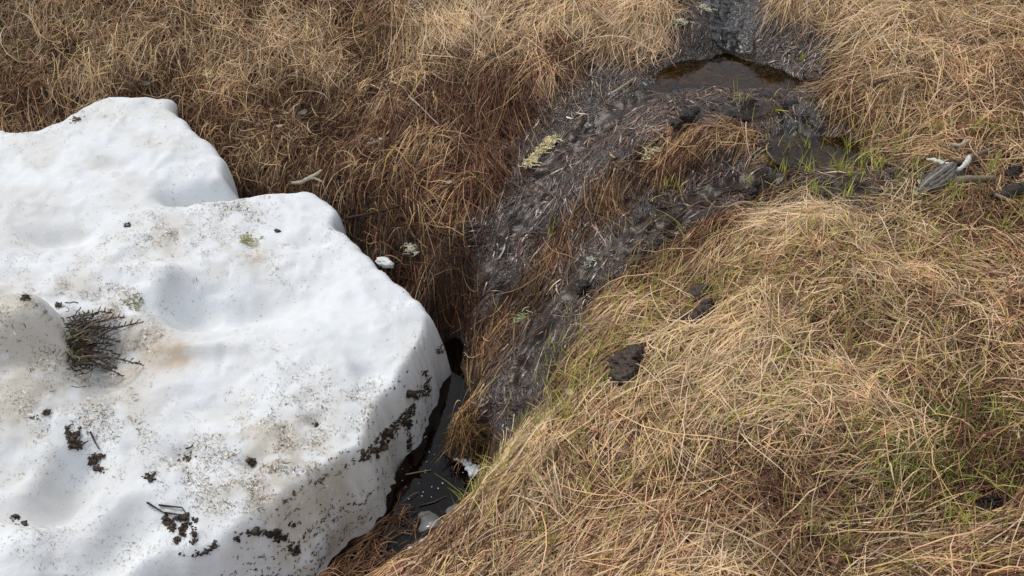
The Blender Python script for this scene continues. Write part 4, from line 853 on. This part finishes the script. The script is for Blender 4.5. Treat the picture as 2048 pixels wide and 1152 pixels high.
for i in range(340):
    px, py = rng.normal(156, 16), rng.normal(697, 26)
    if px < 128 + (py - 650) * .12: continue
    p = snow_pt(px, py, rng.uniform(.002, .028)) - HO; h = rng.normal(0, .8); pts = [p]; cu = rng.normal(0, .5)
    for k in range(5): h += cu + rng.normal(0, .3); p = p + .006 * np.array([math.cos(h), math.sin(h), rng.normal(0, .35)]); pts.append(p)
    dk = rng.random(); g.tube(pts, rng.uniform(.0008, .0016), 3, (np.array([.035, .028, .02]) if dk < .6 else np.array([.13, .11, .05]) if dk < .9 else np.array([.34, .30, .2])) * math.exp(rng.normal(0, .3)))
g.obj('twig_tangle', M_heather, hb)['kind'] = 'stuff'

# ------------------------------------------------------------------ fine litter on the snow
me = snow.data; vn = np.empty(len(SV) * 3, np.float32); me.vertices.foreach_get('normal', vn); vn = vn.reshape(-1, 3)
dens = np.clip(.30 + .8 * fbm(fx_ * 7, fy_ * 7, s=95, o=3), .05, 1.5) + .9 * stain
for (a, b, z, r, k) in [(150,240,-.07,.1,1.2),(30,270,-.08,.08,1.2),(300,450,-.1,.1,1.4),(470,430,-.12,.09,1.8),(430,500,-.12,.08,1.4),(250,600,-.12,.12,1.5),(60,680,-.06,.1,1.6),(200,850,-.14,.12,1.4),(480,950,-.17,.14,1.6),(560,880,-.17,.14,1.3),(760,800,-.19,.1,1.0),(150,1050,-.16,.12,.9),(550,560,-.13,.06,.8),(380,960,-.17,.1,1.2)]:
    c = W(a, b, z); dens += k * np.exp(-((fx_ - c[0]) ** 2 + (fy_ - c[1]) ** 2) / r ** 2)
for (a, b, z, r) in [(700,600,-.14,.12),(420,620,-.15,.06),(140,1000,-.17,.06),(300,320,-.07,.1),(110,480,-.12,.06),(630,490,-.13,.05)]:
    c = W(a, b, z); dens *= 1 - .88 * np.exp(-((fx_ - c[0]) ** 2 + (fy_ - c[1]) ** 2) / r ** 2)
def flecks(name, w, n, lmin, lmax, wid, colf, label, aniso=None):
    vi = rng.choice(len(SV), n, p=w / w.sum()); p = SV[vi] + rng.normal(0, .003, (n, 3)) * (1 - vn[vi] ** 2); nn = vn[vi]
    t = rng.normal(0, 1, (n, 3))
    if aniso is not None: t = t * .5 + aniso
    t -= nn * (t * nn).sum(1, keepdims=True); t /= np.linalg.norm(t, axis=1, keepdims=True); sd = np.cross(nn, t)
    L_ = (lmin + (lmax - lmin) * rng.random(n) ** 2.5)[:, None]; wd = (wid * rng.uniform(.6, 1.3, n))[:, None] * .5; p = p + nn * .0009; bow = sd * L_ * rng.normal(0, .12, n)[:, None]
    P = np.stack([p - t * L_ / 2, p + bow + nn * .0006, p + t * L_ / 2], 1)
    V = np.stack([P - sd[:, None] * wd[:, None] * np.array([.6, 1, .5])[None, :, None], P + sd[:, None] * wd[:, None] * np.array([.6, 1, .5])[None, :, None]], 2).reshape(-1, 3)
    k = np.arange(n)[:, None] * 6 + np.array([[0, 2]]); Q = np.stack([k, k + 1, k + 3, k + 2], -1).reshape(-1, 4)
    return tag(mesh_obj(name, V, Q, M_litter, np.repeat(colf(n), 6, 0)), label, 'litter', kind='stuff')
topw = dens ** 1.7 * np.clip(.6 + fbm(fx_ * 30, fy_ * 30, s=96, o=2), .02, 2) * (fd > .03) * (fx_ > -1.6)
flecks('needle_litter', topw, 26000, .0018, .008, .0009, lambda n: np.array([.36, .31, .24]) * np.exp(rng.normal(0, .6, (n, 1))), 'fine brown needles and plant bits sprinkled over the snow')
flecks('needle_litter', topw ** 2, 900, .004, .016, .0013, lambda n: np.array([.07, .05, .035]) * np.exp(rng.normal(0, .5, (n, 1))), 'larger dark plant bits strewn over the snow')
wl = (fd < .10) * (SV[:, 2] > Z_PIT) * (front.ravel()[used] > .4) * (vn[:, 2] < .93) * (fx_ > -1.1)
band = np.clip(fbm(SV[:, 2] * 55 + fx_ * 3, fx_ * 1.5, fy_ * 1.5, s=97, o=2) + .1, 0, 1) ** 1.5 + .08
low = 1 + 2.5 * np.clip((-.24 - SV[:, 2]) / .1, 0, 1)
along = W(780, 1020, -.34) - W(882, 800, -.34); along /= np.linalg.norm(along)
flecks('wall_specks', wl * band * low, 2000, .003, .010, .0020, lambda n: np.array([.035, .028, .02]) * np.exp(rng.normal(0, .45, (n, 1))), 'black peat specks in layers along the snow wall', aniso=along)

# ------------------------------------------------------------------ chip of snow, foam, film and drops
p, _ = on_straw(770, 530); V = I4[0].copy(); d = 1 + .3 * fbm(*(V * 1.5 + 3).T, o=3, s=99)
V = V * d[:, None] * np.array([.024, .014, .011]); a = -.5; V = V @ np.array([[math.cos(a), -math.sin(a), 0], [math.sin(a), math.cos(a), 0], [0, 0, 1]]).T + p + np.array([0, 0, .008])
tag(recenter(mesh_obj('snow_chip', V, I4[1], M_snow, np.broadcast_to(np.array([.84, .86, .86]), (len(V), 3)))), 'small loose snow chip behind the edge of the big snow block', 'snow')
M_foam = col_mat('foam', rough=.25, spec=.5, var=.1)
M_film, nt, pf, out = new_mat('surface_film'); pf.inputs['Base Color'].default_value = (.17, .175, .18, 1); pf.inputs['Roughness'].default_value = .18; pf.inputs['Specular IOR Level'].default_value = .9
nf = nd(nt, 'ShaderNodeTexNoise', Scale=30.0, Detail=4.0); tcf = nd(nt, 'ShaderNodeTexCoord'); nt.links.new(tcf.outputs['Object'], nf.inputs['Vector'])
rf = nd(nt, 'ShaderNodeMapRange'); rf.inputs[3].default_value = .08; rf.inputs[4].default_value = .3; nt.links.new(nf.outputs['Fac'], rf.inputs[0]); nt.links.new(rf.outputs[0], pf.inputs['Base Color'])
def foam(spots, label, n=22):
    g = Geo()
    for a, b, r in spots:
        c = W(a, b, Z_PIT)
        for _ in range(n):
            s_ = r * rng.uniform(.25, .6); g.add(I2[0] * s_ + c + np.array([rng.normal(0, r * .8), rng.normal(0, r * .6), s_ * .4]), T=I2[1], C=np.array([.75, .77, .8]) * rng.uniform(.75, 1.05))
    return tag(recenter(g.obj('foam_clump', M_foam)), label, 'foam')
foam([(915,918,.008),(925,923,.006),(934,927,.008)], 'thin white foam line under the drooping rusty tuft')
foam([(945,936,.009),(952,943,.012),(960,946,.008)], 'thick white foam clump against the grassy bank')
def film(pix, label):
    P = catmull(W(*np.array([(a, b, Z_PIT + .0012) for a, b in pix], float).T), 3); P[:, :2] += rng.normal(0, .0012, (len(P), 2)); n = len(P)
    if np.sum(P[:, 0] * np.roll(P[:, 1], -1) - np.roll(P[:, 0], -1) * P[:, 1]) < 0: P = P[::-1]
    lo = P - [0, 0, .0009]; k = np.arange(n); side = np.stack([k, k + n, (k + 1) % n + n, (k + 1) % n], -1)
    return tag(recenter(mesh_obj('surface_film', np.concatenate([P, lo]), [k[None], side], M_film, smooth=False)), label, 'film')
film([(836,1026),(858,1022),(880,1034),(886,1048),(868,1056),(838,1062),(842,1044)], 'broad grey film pane floating on the bog water')
film([(795,1112),(840,1082),(890,1052),(897,1058),(855,1085),(820,1106)], 'long narrow grey film strip on the bog water')
film([(893,1018),(912,1008),(918,1022),(905,1032),(895,1030)], 'small grey film patch close to the bank edge')
film([(776,1140),(800,1118),(822,1108),(826,1122),(800,1138)], 'ragged grey film patch by the sunken straw')
g = Geo()
for _ in range(70):
    a, b = rng.uniform(800, 960), rng.uniform(870, 1070); c = W(a, b, Z_PIT); s_ = rng.uniform(.0008, .0022)
    g.add(I1[0] * s_ * [1, 1, .6] + c, T=I1[1], C=np.array([.7, .72, .75]))
tag(g.obj('foam_flecks', M_foam), 'tiny white foam flecks on the bog water', 'foam', kind='stuff')
for a, b, r, lb in [(848,1085,.008,'palest'),(836,1096,.007,'flat'),(822,1098,.006,'smallest'),(856,1078,.006,'greenish')]:
    c = W(a, b, Z_PIT); V = I2[0] * (1 + .2 * fbm(*(I2[0] * 2 + a).T, o=2, s=98))[:, None] * r * np.array([1.3, 1, .6]) + c + [0, 0, r * .3]
    tag(recenter(mesh_obj('pebble', V, I2[1], M_foam, np.broadcast_to(np.array([.5, .53, .5]), (len(V), 3)))), lb + ' rounded pale pebble in the bog water by the bank', 'pebble')
M_drop = water_mat('falling_drops', (.95, .95, .95), 0, 10)
g = Geo()
lip = W(934, 655, -.265)
for k in range(16):
    f = k / 15; c = np.array([lip[0] + rng.normal(0, .004), lip[1] - .03 - .02 * f, -.27 - .088 * f]); s_ = rng.uniform(.002, .0042); g.add(I2[0] * s_ * [1, 1, 1.5] + c, T=I2[1])
tag(recenter(g.obj('water_trickle', M_drop)), 'glinting trickle dripping off the mud lip behind the snow', 'water')
for pts, lb in [([(812,949),(838,944),(862,940)], 'pale straw leaning from the snow wall over the bog water'), ([(838,1012),(868,1004),(893,992)], 'thin dark straw floating on the bog water'), ([(780,1042),(800,1032),(822,1022)], 'short grey straw half sunk below the snow wall')]:
    P = W(*np.array([(a, b, Z_PIT + .002) for a, b in pts], float).T); g = Geo(); g.tube(P, [.0016, .0014, .0009], 5, (.42, .33, .22) if 'pale' in lb else (.12, .09, .065)); tag(recenter(g.obj('floating_straw', M_straw)), lb, 'straw')
